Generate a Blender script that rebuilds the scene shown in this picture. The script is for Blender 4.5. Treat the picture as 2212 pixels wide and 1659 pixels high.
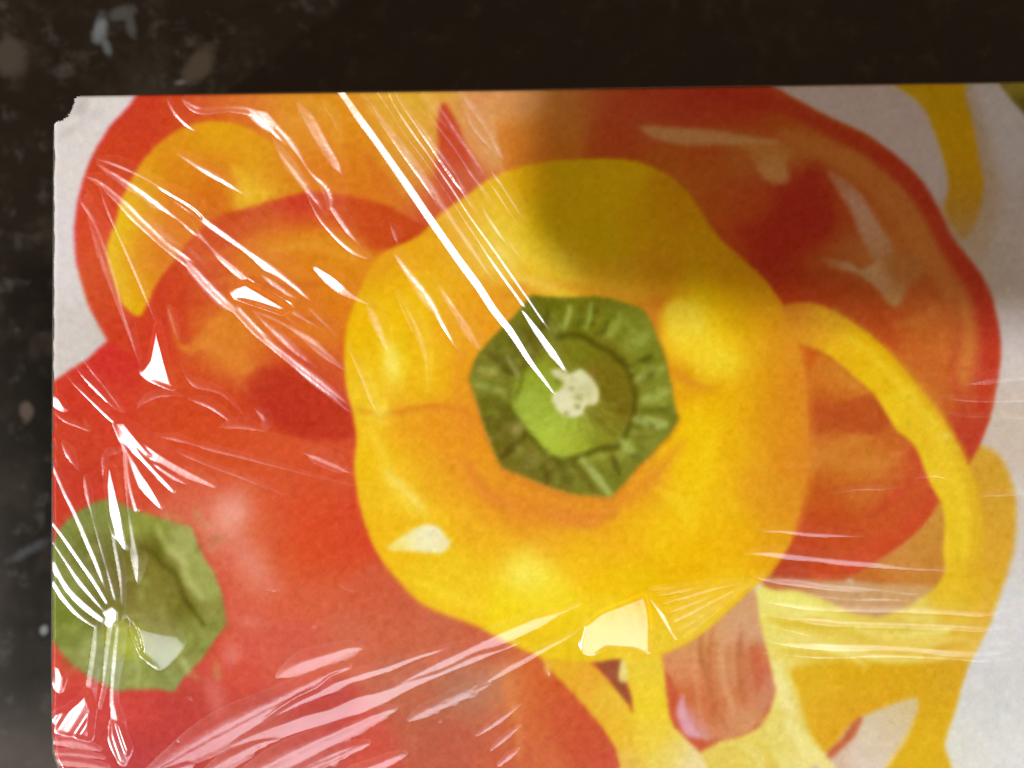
import bpy, math
import numpy as np
from mathutils import Vector

for o in list(bpy.data.objects):
    bpy.data.objects.remove(o)

U = 6.0e-5            # one layout unit in metres
H = 0.050             # height of the box lid above the counter
CAM_H = 0.25          # camera above the lid
scene = bpy.context.scene
col = scene.collection

def px(x, y, z=H):    # layout units on the lid -> metres
    return Vector(((x - 1106) * U, -(y - 829.5) * U, z))

# ------------------------------------------------------------------ camera
cam_data = bpy.data.cameras.new('camera')
cam = bpy.data.objects.new('camera', cam_data); col.objects.link(cam)
cam.location = (0, 0, H + CAM_H)
cam.rotation_euler = (0, 0, 0)
cam_data.sensor_width = 36
cam_data.lens = 36 * CAM_H / (2212 * U)
cam_data.clip_start = 0.01; cam_data.clip_end = 20
cam_data.dof.use_dof = True
cam_data.dof.focus_distance = CAM_H
cam_data.dof.aperture_fstop = 17
scene.camera = cam

# ------------------------------------------------------------------ light
world = bpy.data.worlds.new('World'); scene.world = world
world.use_nodes = True
world.node_tree.nodes['Background'].inputs[0].default_value = (1.0, 0.62, 0.35, 1)
world.node_tree.nodes['Background'].inputs[1].default_value = 0.16

def lamp_dir(az, zen):   # azimuth in the picture plane (0 = right, 90 = front), angle from the vertical
    a, z = math.radians(az), math.radians(zen)
    return Vector((math.cos(a) * math.sin(z), -math.sin(a) * math.sin(z), math.cos(z)))

LAMPS = {}
def area_light(name, az, zen, dist, w, h, level, colour):
    # level: brightness the lamp alone would give a white sheet lying on the counter (1 = full white)
    d = lamp_dir(az, zen)
    L = bpy.data.lights.new(name, 'AREA'); L.shape = 'RECTANGLE'; L.size = w; L.size_y = h
    L.energy = level * math.pi * dist ** 2 * math.pi / math.cos(math.radians(zen))
    L.color = colour
    o = bpy.data.objects.new(name, L); col.objects.link(o)
    o.location = Vector((0, 0, H)) + d * dist
    o.rotation_euler = d.to_track_quat('Z', 'Y').to_euler()
    LAMPS[name] = (d, dist)
    return o

area_light('window_side', 148, 39, 1.2, 0.74, 0.22, 0.16, (1.0, 0.96, 0.97))
area_light('haze_light', 146, 36, 1.35, 1.05, 0.85, 0.13, (1.0, 0.86, 0.72))  # added dim lamp, gives the leaning film its peach haze
area_light('front_glint_light', 82, 25, 1.2, 0.50, 0.30, 0.19, (0.82, 0.88, 1.0))  # added lamp, placed for the front creases to mirror as lavender glare
area_light('room_lamp', 146, 38, 1.6, 0.036, 0.014, 0.58, (0.96, 1.0, 1.04))

scene.view_settings.view_transform = 'Standard'
scene.view_settings.look = 'None'
scene.view_settings.exposure = 0
scene.view_settings.gamma = 1
scene.cycles.use_denoising = True
scene.cycles.max_bounces = 8
scene.cycles.transparent_max_bounces = 16
scene.cycles.caustics_reflective = False
scene.cycles.caustics_refractive = False
# ------------------------------------------------------------------ the printed picture
# The lid of the box carries a flat printed picture of peppers.  It is laid out on a sheet
# measured in small units U (U = 0.06 mm, x to the right, y towards the front edge).
rng = np.random.default_rng(7)

def smooth_noise(shape, cell, seed):
    r = np.random.default_rng(seed)
    h, w = shape
    gh, gw = int(h / cell) + 3, int(w / cell) + 3
    g = r.standard_normal((gh, gw)).astype(np.float32)
    yy = np.arange(h) / cell; xx = np.arange(w) / cell
    y0 = yy.astype(int); x0 = xx.astype(int)
    fy = (yy - y0).astype(np.float32)[:, None]; fx = (xx - x0).astype(np.float32)[None, :]
    fy = fy * fy * (3 - 2 * fy); fx = fx * fx * (3 - 2 * fx)
    a = g[y0][:, x0]; b = g[y0][:, x0 + 1]; c = g[y0 + 1][:, x0]; d = g[y0 + 1][:, x0 + 1]
    return (a * (1 - fx) + b * fx) * (1 - fy) + (c * (1 - fx) + d * fx) * fy

def catmull(pts, closed=True, n=5):
    P = np.array(pts, np.float64)
    m = len(P); out = []
    rngi = range(m) if closed else range(m - 1)
    for i in rngi:
        if closed:
            p0, p1, p2, p3 = P[(i - 1) % m], P[i], P[(i + 1) % m], P[(i + 2) % m]
        else:
            p0, p1, p2, p3 = P[max(i - 1, 0)], P[i], P[i + 1], P[min(i + 2, m - 1)]
        for k in range(n):
            t = k / n
            out.append(0.5 * ((2 * p1) + (-p0 + p2) * t + (2 * p0 - 5 * p1 + 4 * p2 - p3) * t * t + (-p0 + 3 * p1 - 3 * p2 + p3) * t ** 3))
    if not closed:
        out.append(P[-1])
    return np.array(out)

class Sheet:
    def __init__(self, X, Y):
        self.X0, self.Y0 = X.astype(np.float32), Y.astype(np.float32)
        s = X.shape
        self.X = self.X0 + 0.5 * smooth_noise(s, 5, 1) + 1.0 * smooth_noise(s, 30, 3)
        self.Y = self.Y0 + 0.5 * smooth_noise(s, 5, 2) + 1.0 * smooth_noise(s, 30, 4)
        self.img = np.zeros(s + (3,), np.float32) + np.array((222, 217, 213), np.float32)
        self.ids = np.zeros(s, np.int16)

    def window(self, x0, y0, x1, y1):
        r = np.where((self.Y0.max(1) >= y0) & (self.Y0.min(1) <= y1))[0]
        c = np.where((self.X0.max(0) >= x0) & (self.X0.min(0) <= x1))[0]
        if len(r) == 0 or len(c) == 0:
            return None
        return slice(r[0], r[-1] + 1), slice(c[0], c[-1] + 1)

    def field(self, w, samples, sig):
        X, Y = self.X[w], self.Y[w]
        acc = np.zeros(X.shape + (3,), np.float32); tot = np.zeros(X.shape, np.float32)
        for s in samples:
            sg = s[3] if len(s) > 3 else sig
            d2 = (X - s[0]) ** 2 + (Y - s[1]) ** 2
            k = np.exp(-d2 / (2 * sg * sg)) + 1e-5 / (1 + d2 / (sg * sg))
            acc += k[..., None] * np.array(s[2], np.float32); tot += k
        return acc / tot[..., None]

    def sdf(self, w, P):
        X, Y = self.X[w], self.Y[w]
        d2 = np.full(X.shape, 1e12, np.float32); inside = np.zeros(X.shape, bool)
        Q = np.roll(P, -1, 0)
        for (ax, ay), (bx, by) in zip(P.astype(np.float32), Q.astype(np.float32)):
            ex, ey = bx - ax, by - ay
            L = ex * ex + ey * ey
            if L < 1e-6:
                continue
            px, py = X - ax, Y - ay
            t = np.clip((px * ex + py * ey) / L, 0, 1)
            np.minimum(d2, (px - t * ex) ** 2 + (py - t * ey) ** 2, out=d2)
            if abs(ey) > 1e-9:
                inside ^= ((ay > Y) != (by > Y)) & (X < (bx - ax) * (Y - ay) / ey + ax)
        d = np.sqrt(d2)
        return np.where(inside, d, -d)

    def area(self, pts, col, soft=3.0, sig=60, op=1.0, ident=None, curve=True):
        P = catmull(pts) if curve else np.array(pts, float)
        w = self.window(P[:, 0].min() - 2 * soft - 8, P[:, 1].min() - 2 * soft - 8, P[:, 0].max() + 2 * soft + 8, P[:, 1].max() + 2 * soft + 8)
        if w is None:
            return
        d = self.sdf(w, P)
        a = np.clip(d / (2 * soft) + 0.5, 0, 1); a = a * a * (3 - 2 * a) * op
        c = self.field(w, col, sig) if isinstance(col, list) else np.array(col, np.float32)
        self.img[w] = self.img[w] * (1 - a[..., None]) + c * a[..., None]
        if ident is not None:
            self.ids[w][a > 0.5] = ident

    def stroke(self, pts, width, col, soft=3.0, op=1.0, curve=True, ident=None):
        P = catmull(pts, False) if curve else np.array(pts, float)
        n = len(P)
        wd = np.interp(np.linspace(0, 1, n), np.linspace(0, 1, len(width)), width) if hasattr(width, '__len__') else np.full(n, float(width))
        m = wd.max() / 2 + 2 * soft + 8
        w = self.window(P[:, 0].min() - m, P[:, 1].min() - m, P[:, 0].max() + m, P[:, 1].max() + m)
        if w is None:
            return
        X, Y = self.X[w], self.Y[w]
        best = np.full(X.shape, -1e9, np.float32)
        for i in range(n - 1):
            ax, ay = P[i]; bx, by = P[i + 1]
            ex, ey = bx - ax, by - ay; L = ex * ex + ey * ey + 1e-9
            t = np.clip(((X - ax) * ex + (Y - ay) * ey) / L, 0, 1)
            d = np.sqrt((X - ax - t * ex) ** 2 + (Y - ay - t * ey) ** 2)
            np.maximum(best, (wd[i] * (1 - t) + wd[i + 1] * t) / 2 - d, out=best)
        a = np.clip(best / (2 * soft) + 0.5, 0, 1); a = (a * a * (3 - 2 * a) * op).astype(np.float32)
        self.img[w] = self.img[w] * (1 - a[..., None]) + np.array(col, np.float32) * a[..., None]
        if ident is not None:
            self.ids[w][a > 0.5] = ident

    def dab(self, x, y, rx, ry, ang, col, op=1.0):
        m = 3 * max(rx, ry)
        w = self.window(x - m, y - m, x + m, y + m)
        if w is None:
            return
        c, s = math.cos(math.radians(ang)), math.sin(math.radians(ang))
        dx, dy = self.X[w] - x, self.Y[w] - y
        u = (dx * c + dy * s) / rx; v = (-dx * s + dy * c) / ry
        a = (op * np.exp(-(u * u + v * v)))[..., None].astype(np.float32)
        self.img[w] = self.img[w] * (1 - a) + np.array(col, np.float32) * a

BACKDROP, HALF, SLICE, REDPEP, REDSTEM, YELPEP, YELSTEM, RING, PALE, STRIP, LEAF, BACKRING = range(12)

def paint(S):
    # white backdrop of the picture
    w = S.window(-999, -999, 9999, 9999)
    S.img[w] = S.field(w, [(150, 300, (222, 217, 212)), (140, 560, (222, 216, 214)), (150, 720, (212, 206, 202)), (190, 740, (205, 196, 186)),
                           (2000, 300, (222, 208, 200)), (2180, 250, (224, 221, 218)), (2190, 520, (214, 205, 196)), (2100, 560, (205, 186, 160)),
                           (2185, 760, (216, 206, 200)), (2200, 900, (212, 196, 178)), (2200, 1150, (214, 206, 196)), (2190, 1300, (220, 219, 216)),
                           (2150, 1500, (214, 214, 209)), (2190, 1640, (224, 224, 218)), (2050, 1640, (222, 220, 205))], 60)
    S.dab(172, 232, 16, 22, 30, (186, 182, 176), .7); S.dab(150, 285, 30, 10, -30, (200, 195, 190), .6); S.dab(205, 250, 22, 12, -40, (204, 199, 194), .6); S.dab(160, 262, 12, 5, -40, (232, 230, 226), .8)  # grey shading of the crumpled corner, painted into the white
    # blurred yellow strip and leaf, back right
    S.stroke([(2080, 190), (2115, 300), (2135, 420), (2110, 530)], [30, 44, 50, 40], (205, 178, 140), 24, .75)
    S.area([(1930, 170), (2070, 170), (2086, 215), (2104, 280), (2116, 350), (2124, 400), (2112, 470), (2085, 520), (2062, 500), (2040, 452), (2048, 405), (2040, 345), (2018, 285), (1990, 225)],
           [(2010, 200, (226, 182, 12)), (2070, 300, (232, 180, 10)), (2085, 380, (226, 172, 20)), (2070, 450, (214, 158, 50)), (2085, 520, (205, 165, 110))], 7, 40, ident=STRIP)
    S.area([(2160, 170), (2230, 170), (2230, 262), (2200, 232), (2178, 205)], [(2195, 185, (178, 170, 60)), (2205, 225, (120, 105, 30)), (2170, 190, (150, 140, 50))], 6, 18, ident=LEAF)

    # soft second ring behind, right
    S.area([(2080, 960), (2125, 965), (2160, 985), (2184, 1035), (2196, 1100), (2190, 1180), (2170, 1255), (2142, 1330), (2118, 1375), (2088, 1440), (2066, 1520), (2040, 1600), (2010, 1690),
            (1880, 1690), (1930, 1560), (2020, 1400), (2070, 1200)],
           [(2130, 1010, (216, 164, 50)), (2160, 1060, (216, 165, 48)), (2150, 1180, (222, 168, 50)), (2130, 1300, (226, 178, 40)), (2060, 1450, (220, 170, 35)), (2000, 1600, (222, 178, 20)), (2040, 1560, (216, 178, 20))], 10, 50, ident=BACKRING)

    # ---------------- halved red pepper, back left
    S.area([(330, 160), (302, 200), (275, 236), (243, 268), (216, 308), (196, 345), (180, 390), (170, 430), (163, 480), (162, 530), (168, 580), (180, 630), (196, 672), (216, 706), (234, 742),
            (250, 800), (330, 960), (800, 1000), (1000, 600), (1120, 420), (1150, 190), (1140, 160), (900, 160), (500, 160)],
           [(230, 330, (206, 68, 26)), (185, 470, (214, 74, 42)), (260, 270, (208, 66, 40)), (320, 230, (204, 60, 32)), (190, 600, (214, 88, 48)), (235, 640, (206, 78, 36)), (240, 720, (205, 66, 38)),
            (420, 235, (212, 84, 36)), (520, 225, (222, 118, 40)), (640, 225, (228, 150, 44)), (700, 260, (230, 156, 34)), (690, 340, (224, 128, 28)), (760, 300, (226, 140, 26)), (760, 380, (222, 122, 30)),
            (860, 240, (232, 176, 52)), (900, 320, (226, 160, 56)), (920, 220, (232, 182, 54)), (990, 420, (210, 92, 52)), (1010, 260, (224, 150, 84)), (1060, 230, (226, 158, 92)), (1060, 330, (222, 142, 70)),
            (300, 800, (206, 62, 40)), (280, 720, (206, 62, 34)), (600, 860, (196, 62, 34)), (420, 880, (204, 66, 38)), (560, 930, (206, 74, 40)), (680, 880, (196, 58, 34)), (700, 960, (208, 76, 42))], 2.6, 50, ident=HALF)
    S.stroke([(300, 200), (275, 238), (243, 270), (216, 310), (197, 346), (181, 391), (171, 431), (164, 480), (163, 530), (169, 580)], 7, (222, 46, 70), 3, .5)
    # orange wall inside the half pepper
    S.area([(420, 266), (380, 282), (345, 308), (315, 338), (295, 368), (276, 402), (260, 440), (252, 480), (238, 512), (231, 545), (240, 590), (252, 625), (264, 655), (285, 676), (305, 682), (318, 655), (332, 630),
            (350, 596), (384, 556), (424, 502), (474, 464), (540, 446), (600, 428), (660, 414), (640, 370), (590, 312), (530, 275), (470, 262)],
           [(300, 400, (226, 156, 26)), (266, 470, (234, 196, 34)), (270, 430, (232, 180, 28)), (245, 545, (234, 190, 30)), (262, 620, (232, 188, 22)), (290, 670, (232, 184, 20)), (300, 560, (226, 150, 40)), (310, 630, (226, 148, 36)), (320, 480, (226, 146, 34)),
            (400, 300, (226, 150, 26)), (470, 295, (232, 168, 22)), (400, 380, (222, 136, 24)), (400, 450, (222, 126, 28)), (470, 370, (220, 130, 26)), (450, 430, (216, 112, 26)), (520, 330, (230, 160, 26)), (550, 400, (234, 176, 40)), (560, 425, (234, 178, 52)), (590, 380, (226, 150, 30)), (620, 400, (222, 138, 30)),
            (370, 520, (222, 128, 36)), (350, 560, (220, 128, 40))], 4, 28)
    S.area([(500, 360), (522, 370), (548, 395), (582, 416), (560, 432), (525, 440), (512, 430), (520, 400)], (238, 186, 44), 8, op=.8)
    # inner red wall
    S.area([(326, 650), (352, 598), (386, 558), (426, 504), (476, 466), (542, 448), (602, 430), (662, 416), (722, 418), (782, 428), (850, 450), (902, 480), (940, 500), (900, 560), (800, 640), (760, 720), (760, 960), (560, 960), (400, 900), (330, 800)],
           [(360, 620, (206, 66, 34)), (430, 540, (212, 92, 44)), (470, 490, (204, 78, 26)), (560, 460, (210, 92, 50)), (640, 430, (206, 62, 38)), (720, 440, (214, 90, 44)), (790, 455, (206, 80, 28)), (850, 490, (204, 78, 28)), (880, 500, (200, 72, 26)),
            (600, 520, (218, 118, 34)), (680, 540, (222, 130, 28)), (570, 560, (222, 130, 40)), (660, 600, (222, 124, 24)), (720, 560, (226, 146, 30)), (560, 620, (218, 104, 26)), (690, 680, (220, 118, 28)), (620, 680, (218, 108, 26)), (740, 640, (226, 140, 28)),
            (430, 640, (206, 82, 40)), (400, 700, (206, 74, 34)), (360, 720, (206, 60, 40)), (450, 720, (222, 134, 44)), (520, 700, (220, 130, 34)), (540, 760, (218, 120, 40)), (480, 760, (220, 130, 50)), (560, 790, (216, 110, 46)),
            (610, 780, (208, 78, 32)), (650, 830, (200, 66, 32)), (580, 850, (188, 54, 32)), (640, 880, (186, 54, 32)), (420, 810, (208, 76, 36)), (460, 860, (204, 72, 34)), (420, 920, (206, 72, 36)), (700, 860, (200, 66, 36)), (740, 900, (206, 78, 48)), (720, 800, (208, 88, 36)), (560, 930, (206, 74, 38))], 5, 34)
    S.area([(362, 660), (372, 690), (392, 742), (420, 735), (452, 700), (488, 672), (500, 690), (470, 728), (500, 750), (545, 790), (560, 822), (540, 815), (500, 800), (470, 770), (440, 755), (404, 762), (380, 740)], (222, 132, 46), 5, op=.75)
    S.area([(576, 520), (640, 505), (720, 512), (800, 540), (840, 545), (800, 580), (700, 545), (620, 548)], (228, 150, 34), 9, op=.6)
    S.area([(560, 525), (640, 502), (740, 520), (800, 560), (764, 640), (748, 740), (700, 770), (620, 730), (545, 690), (505, 640), (545, 580)], [(600, 560, (224, 138, 40)), (700, 560, (226, 140, 28)), (650, 640, (220, 122, 24)), (720, 680, (222, 124, 30)), (560, 640, (218, 110, 30))], 26, 40, op=.65)
    for p, wd, c, o in [([(590, 540), (680, 530), (770, 560)], [8, 18, 8], (232, 160, 50), .6), ([(540, 600), (600, 620), (690, 610)], [8, 14, 8], (204, 92, 26), .5), ([(600, 700), (660, 690), (730, 700)], [8, 16, 8], (206, 100, 26), .45), ([(450, 560), (520, 530), (590, 500)], [8, 16, 8], (222, 124, 46), .5), ([(420, 640), (470, 610), (530, 600)], [6, 14, 8], (220, 116, 44), .5), ([(440, 800), (520, 830), (560, 880)], [6, 14, 6], (214, 100, 50), .5),
                        ([(480, 700), (520, 760), (560, 830)], [10, 26, 8], (222, 134, 46), .55), ([(400, 610), (390, 680), (410, 740)], [8, 20, 8], (200, 60, 34), .5), ([(660, 215), (720, 250), (735, 330)], [10, 34, 10], (232, 160, 40), .5), ([(560, 300), (620, 350), (660, 400)], [10, 24, 10], (230, 150, 40), .4), ([(790, 330), (830, 400), (880, 450)], [10, 34, 10], (216, 106, 32), .45)]:
        S.stroke(p, wd, c, 8, o)
    # lower edge of the cavity
    S.area([(535, 815), (590, 790), (640, 800), (700, 840), (756, 880), (756, 950), (640, 930), (560, 890)], (186, 52, 32), 14, op=.75)
    # red tongue beside the yellow pepper
    S.area([(958, 222), (946, 262), (948, 320), (940, 380), (968, 440), (1000, 470), (1062, 420), (1046, 372), (1012, 320), (985, 260)], [(960, 245, (204, 66, 32)), (985, 320, (204, 72, 36)), (955, 380, (206, 88, 54)), (1010, 400, (208, 100, 62)), (990, 440, (206, 80, 52))], 6, 26)
    S.area([(1010, 215), (1090, 215), (1100, 300), (1080, 360), (1030, 330), (1000, 260)], [(1040, 270, (226, 156, 92)), (1080, 300, (228, 170, 104))], 20, 30, op=.8)

    # ---------------- red pepper slice, back right
    S.area([(1090, 160), (1300, 160), (1500, 160), (1600, 160), (1650, 176), (1700, 203), (1742, 226), (1800, 256), (1860, 284), (1905, 314), (1950, 350), (1985, 386), (2015, 430), (2036, 470), (2052, 506), (2084, 548), (2112, 584), (2140, 640), (2157, 700), (2162, 760),
            (2155, 830), (2145, 880), (2130, 930), (2112, 972), (2060, 1060), (2036, 1086), (2000, 1130), (1960, 1170), (1905, 1207), (1800, 1265), (1650, 1270), (1600, 800), (1450, 450), (1200, 420), (1090, 360)],
           [(1130, 210, (226, 158, 92)), (1150, 300, (220, 132, 44)), (1220, 260, (220, 138, 50)), (1200, 330, (216, 122, 34)), (1250, 210, (222, 146, 70)), (1300, 220, (208, 86, 44)), (1330, 300, (206, 82, 38)), (1420, 215, (206, 74, 44)), (1500, 220, (204, 74, 40)), (1600, 220, (206, 70, 36)),
            (1400, 260, (208, 92, 46)), (1330, 350, (206, 96, 34)), (1430, 340, (206, 104, 32)), (1480, 400, (208, 114, 32)), (1520, 340, (206, 96, 34)), (1540, 440, (208, 100, 32)), (1600, 500, (208, 84, 32)), (1600, 330, (208, 116, 44)),
            (1720, 270, (208, 96, 34)), (1800, 300, (204, 92, 28)), (1900, 360, (206, 76, 32)), (1980, 430, (206, 80, 36)), (2040, 540, (206, 86, 40)), (1750, 320, (212, 128, 52)), (1850, 360, (212, 124, 44)), (1930, 440, (212, 122, 50)), (1990, 520, (212, 124, 46)),
            (1760, 400, (196, 64, 32)), (1720, 460, (192, 54, 32)), (1660, 520, (192, 56, 34)), (1760, 480, (190, 50, 30)), (1700, 580, (190, 58, 32)), (1620, 440, (206, 88, 36)), (1820, 470, (202, 90, 34)), (1780, 550, (202, 104, 40)), (1860, 540, (206, 122, 56)),
            (1700, 640, (196, 74, 30)), (1780, 620, (196, 78, 32)), (1850, 680, (194, 86, 30)), (1900, 700, (194, 80, 30)), (1960, 640, (206, 104, 42)), (2040, 640, (206, 100, 40)), (2100, 640, (204, 78, 44)), (2140, 720, (196, 66, 42)), (2120, 780, (206, 92, 52)), (2145, 780, (192, 58, 38)), (2060, 750, (206, 104, 42)), (2000, 740, (204, 108, 38)), (2040, 830, (206, 108, 44)), (2110, 850, (202, 84, 44)), (2080, 920, (196, 70, 44)), (2110, 940, (192, 62, 40)), (2020, 880, (204, 112, 40)),
            (1750, 780, (212, 116, 32)), (1800, 810, (216, 132, 40)), (1860, 850, (216, 134, 42)), (1780, 900, (192, 84, 30)), (1830, 900, (188, 80, 32)), (1900, 910, (192, 90, 36)), (1900, 870, (210, 122, 44)), (1780, 960, (214, 132, 48)), (1850, 970, (212, 128, 40)), (1950, 960, (206, 108, 40)), (1900, 1010, (212, 132, 50)), (1830, 1020, (206, 114, 34)), (1960, 1030, (206, 96, 44)), (1980, 1000, (208, 88, 46)), (1780, 1080, (198, 90, 32)), (1870, 1060, (206, 112, 46)), (1930, 1090, (204, 84, 36)), (2000, 1080, (204, 84, 42)), (1800, 1130, (196, 78, 30)), (1900, 1150, (204, 90, 40)), (1760, 1180, (200, 76, 38)), (1850, 1190, (202, 82, 38)), (1720, 1240, (184, 70, 38)), (1800, 1250, (192, 90, 36))], 3.6, 34, ident=SLICE)
    S.stroke([(1690, 290), (1780, 322), (1870, 372), (1935, 430), (1985, 505), (2030, 585), (2075, 660), (2092, 745), (2080, 830)], [20, 50, 56, 60, 56, 50, 46, 40, 20], (220, 140, 62), 16, .7)
    S.stroke([(1480, 205), (1600, 212), (1690, 228), (1780, 270), (1870, 318), (1950, 378), (2005, 448), (2050, 535), (2105, 608), (2135, 690), (2140, 780), (2122, 880)], [20, 34, 34, 32, 34, 36, 36, 36, 36, 34, 34, 26], (200, 60, 36), 10, .75)
    S.stroke([(1975, 975), (2020, 1030), (2024, 1072), (1985, 1120), (1930, 1165), (1860, 1205), (1770, 1240)], [16, 34, 42, 44, 46, 50, 40], (206, 78, 40), 9, .75)
    S.stroke([(1985, 1010), (1960, 1050), (1915, 1090), (1870, 1120)], [6, 12, 14, 8], (186, 66, 34), 6, .6)
    for p, wd, c, o in [([(1985, 620), (2030, 690), (2040, 780)], [14, 34, 14], (214, 122, 50), .5), ([(2060, 640), (2075, 720), (2050, 800)], [10, 24, 10], (190, 80, 36), .4), ([(1930, 700), (1990, 690), (2030, 660)], [10, 24, 10], (216, 130, 56), .5),
                        ([(1960, 800), (2010, 850), (2040, 900)], [10, 26, 12], (214, 128, 50), .5), ([(2060, 820), (2080, 870), (2085, 920)], [12, 20, 10], (196, 72, 42), .5), ([(1800, 800), (1850, 830), (1880, 850)], [14, 30, 10], (220, 140, 50), .5), ([(1760, 980), (1830, 1000), (1900, 1000), (1950, 980)], [14, 34, 30, 12], (218, 138, 56), .5), ([(1770, 1060), (1850, 1050), (1930, 1040)], [10, 18, 8], (194, 90, 34), .5)]:
        S.stroke(p, wd, c, 10, o)
    S.area([(1380, 272), (1450, 274), (1530, 280), (1600, 290), (1660, 300), (1690, 308), (1650, 318), (1570, 312), (1480, 312), (1420, 300)], (226, 172, 106), 7, op=.85)
    S.area([(1600, 312), (1680, 310), (1720, 322), (1700, 350), (1705, 384), (1690, 398), (1655, 390), (1635, 362), (1620, 330)], [(1640, 330, (218, 140, 66)), (1680, 375, (230, 172, 100)), (1665, 360, (224, 166, 92)), (1700, 320, (216, 140, 60))], 9, 22, op=.85)
    S.area([(1790, 374), (1812, 380), (1850, 408), (1880, 450), (1905, 492), (1930, 530), (1925, 570), (1890, 560), (1860, 510), (1840, 460), (1815, 420)], [(1810, 390, (216, 150, 110)), (1850, 440, (224, 180, 150)), (1890, 510, (220, 176, 136)), (1910, 550, (212, 156, 100))], 8, 26, op=.85)
    S.area([(1775, 560), (1830, 566), (1862, 582), (1900, 560), (1950, 540), (2000, 560), (1990, 600), (1960, 625), (1940, 662), (1918, 652), (1890, 620), (1850, 590), (1810, 582)], [(1790, 567, (206, 136, 80)), (1840, 578, (220, 178, 128)), (1890, 610, (220, 180, 130)), (1925, 645, (206, 156, 96)), (1950, 580, (204, 132, 64)), (1990, 575, (206, 130, 60))], 7, 22, op=.85)
    S.area([(1760, 352), (1790, 420), (1806, 480), (1790, 520), (1730, 555), (1660, 560), (1590, 500), (1650, 470), (1710, 410)], (190, 50, 32), 18, op=.6)
    S.area([(1740, 745), (1770, 762), (1754, 792), (1742, 800)], (206, 96, 22), 5, op=.8)
    S.area([(1745, 895), (1780, 880), (1830, 868), (1880, 850), (1912, 880), (1928, 905), (1905, 930), (1862, 945), (1800, 925), (1752, 938)], (190, 82, 34), 6, op=.75)
    S.area([(1742, 1000), (1790, 962), (1850, 935), (1890, 948), (1830, 970), (1780, 1000), (1745, 1030)], (216, 134, 50), 7, op=.7)
    S.stroke([(1970, 985), (1990, 1010), (1970, 1040), (1930, 1070), (1900, 1100)], [26, 30, 26, 20], (206, 84, 44), 7, .7)
    # beige wedge between slice and ring
    S.area([(2038, 1082), (2042, 1230), (2035, 1268), (1960, 1270), (1880, 1262), (1840, 1250), (1905, 1206), (1960, 1170), (2000, 1130)],
           [(2025, 1120, (206, 146, 56)), (2000, 1190, (206, 140, 56)), (1940, 1220, (210, 146, 70)), (2000, 1250, (200, 132, 52)), (1900, 1255, (196, 110, 40))], 4, 30, ident=BACKRING)
    S.area([(1596, 1240), (1640, 1243), (1760, 1252), (1880, 1260), (2030, 1268), (2010, 1300), (1960, 1330), (1880, 1345), (1820, 1330), (1770, 1300), (1700, 1280)],
           [(1700, 1262, (196, 122, 76)), (1800, 1290, (206, 160, 110)), (1880, 1320, (200, 156, 100)), (1960, 1300, (206, 160, 100))], 6, 40, ident=BACKRING)

    # ---------------- whole red pepper, front left
    S.area([(90, 832), (116, 822), (150, 800), (192, 774), (232, 740), (262, 760), (330, 800), (420, 880), (560, 925), (700, 955), (800, 960), (820, 1150), (1000, 1300), (1200, 1350), (1400, 1340), (1560, 1300), (1660, 1290), (1720, 1400), (1720, 1560), (1700, 1690), (60, 1690), (60, 900)],
           [(140, 850, (204, 60, 40)), (220, 780, (206, 52, 42)), (260, 880, (206, 64, 40)), (160, 950, (200, 66, 40)), (150, 1050, (196, 62, 42)), (350, 900, (206, 72, 38)), (420, 940, (208, 74, 34)), (330, 1020, (206, 74, 46)), (480, 1000, (208, 80, 40)), (600, 980, (210, 84, 44)), (700, 1010, (210, 82, 46)),
            (400, 1120, (208, 104, 74)), (490, 1110, (226, 140, 116)), (440, 1060, (212, 96, 66)), (560, 1080, (212, 88, 50)), (680, 1120, (212, 82, 44)), (760, 1150, (210, 72, 42)), (640, 1200, (210, 84, 42)), (720, 1200, (210, 80, 42)), (560, 1160, (212, 96, 58)), (520, 1220, (216, 120, 92)), (560, 1240, (214, 112, 80)), (480, 1250, (208, 84, 60)), (520, 1330, (208, 96, 72)), (600, 1290, (210, 94, 62)), (560, 1370, (208, 92, 72)), (700, 1290, (208, 96, 62)),
            (800, 1280, (204, 92, 60)), (860, 1340, (200, 98, 66)), (760, 1370, (204, 104, 76)), (950, 1370, (200, 104, 72)), (1050, 1390, (198, 96, 62)), (650, 1400, (204, 92, 70)), (480, 1440, (206, 80, 60)), (440, 1500, (187, 70, 57)), (380, 1540, (184, 64, 57)), (300, 1540, (200, 70, 60)), (160, 1540, (196, 66, 60)), (300, 1620, (180, 63, 62)), (140, 1440, (198, 74, 56)), (180, 1620, (190, 70, 66)),  # pinkish veil of film glare painted into the red here
            (560, 1580, (187, 79, 66)), (700, 1560, (184, 64, 53)), (680, 1620, (189, 86, 76)), (800, 1600, (200, 82, 64)), (900, 1560, (184, 100, 72)), (1000, 1500, (178, 112, 84)), (960, 1600, (186, 92, 68)), (1060, 1480, (186, 128, 100)), (1060, 1580, (190, 100, 70)), (1100, 1640, (196, 92, 62)), (880, 1480, (190, 104, 76)),
            (1115, 1480, (214, 120, 60)), (1130, 1560, (206, 106, 56)), (1180, 1470, (202, 92, 46)), (1220, 1540, (200, 88, 50)), (1260, 1590, (198, 84, 50)), (1300, 1640, (198, 84, 56)), (1160, 1640, (204, 106, 62))], 3, 36, ident=REDPEP)
    S.stroke([(1090, 1440), (1105, 1500), (1120, 1560), (1118, 1640)], [14, 22, 18, 14], (216, 132, 74), 8, .6)
    S.dab(505, 1108, 34, 48, 20, (232, 160, 140), .8)
    S.dab(545, 1215, 26, 70, -30, (228, 146, 124), .6)
    S.dab(500, 1415, 22, 24, 0, (224, 140, 126), .6)
    S.dab(545, 1345, 30, 12, 10, (220, 130, 112), .5)
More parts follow.
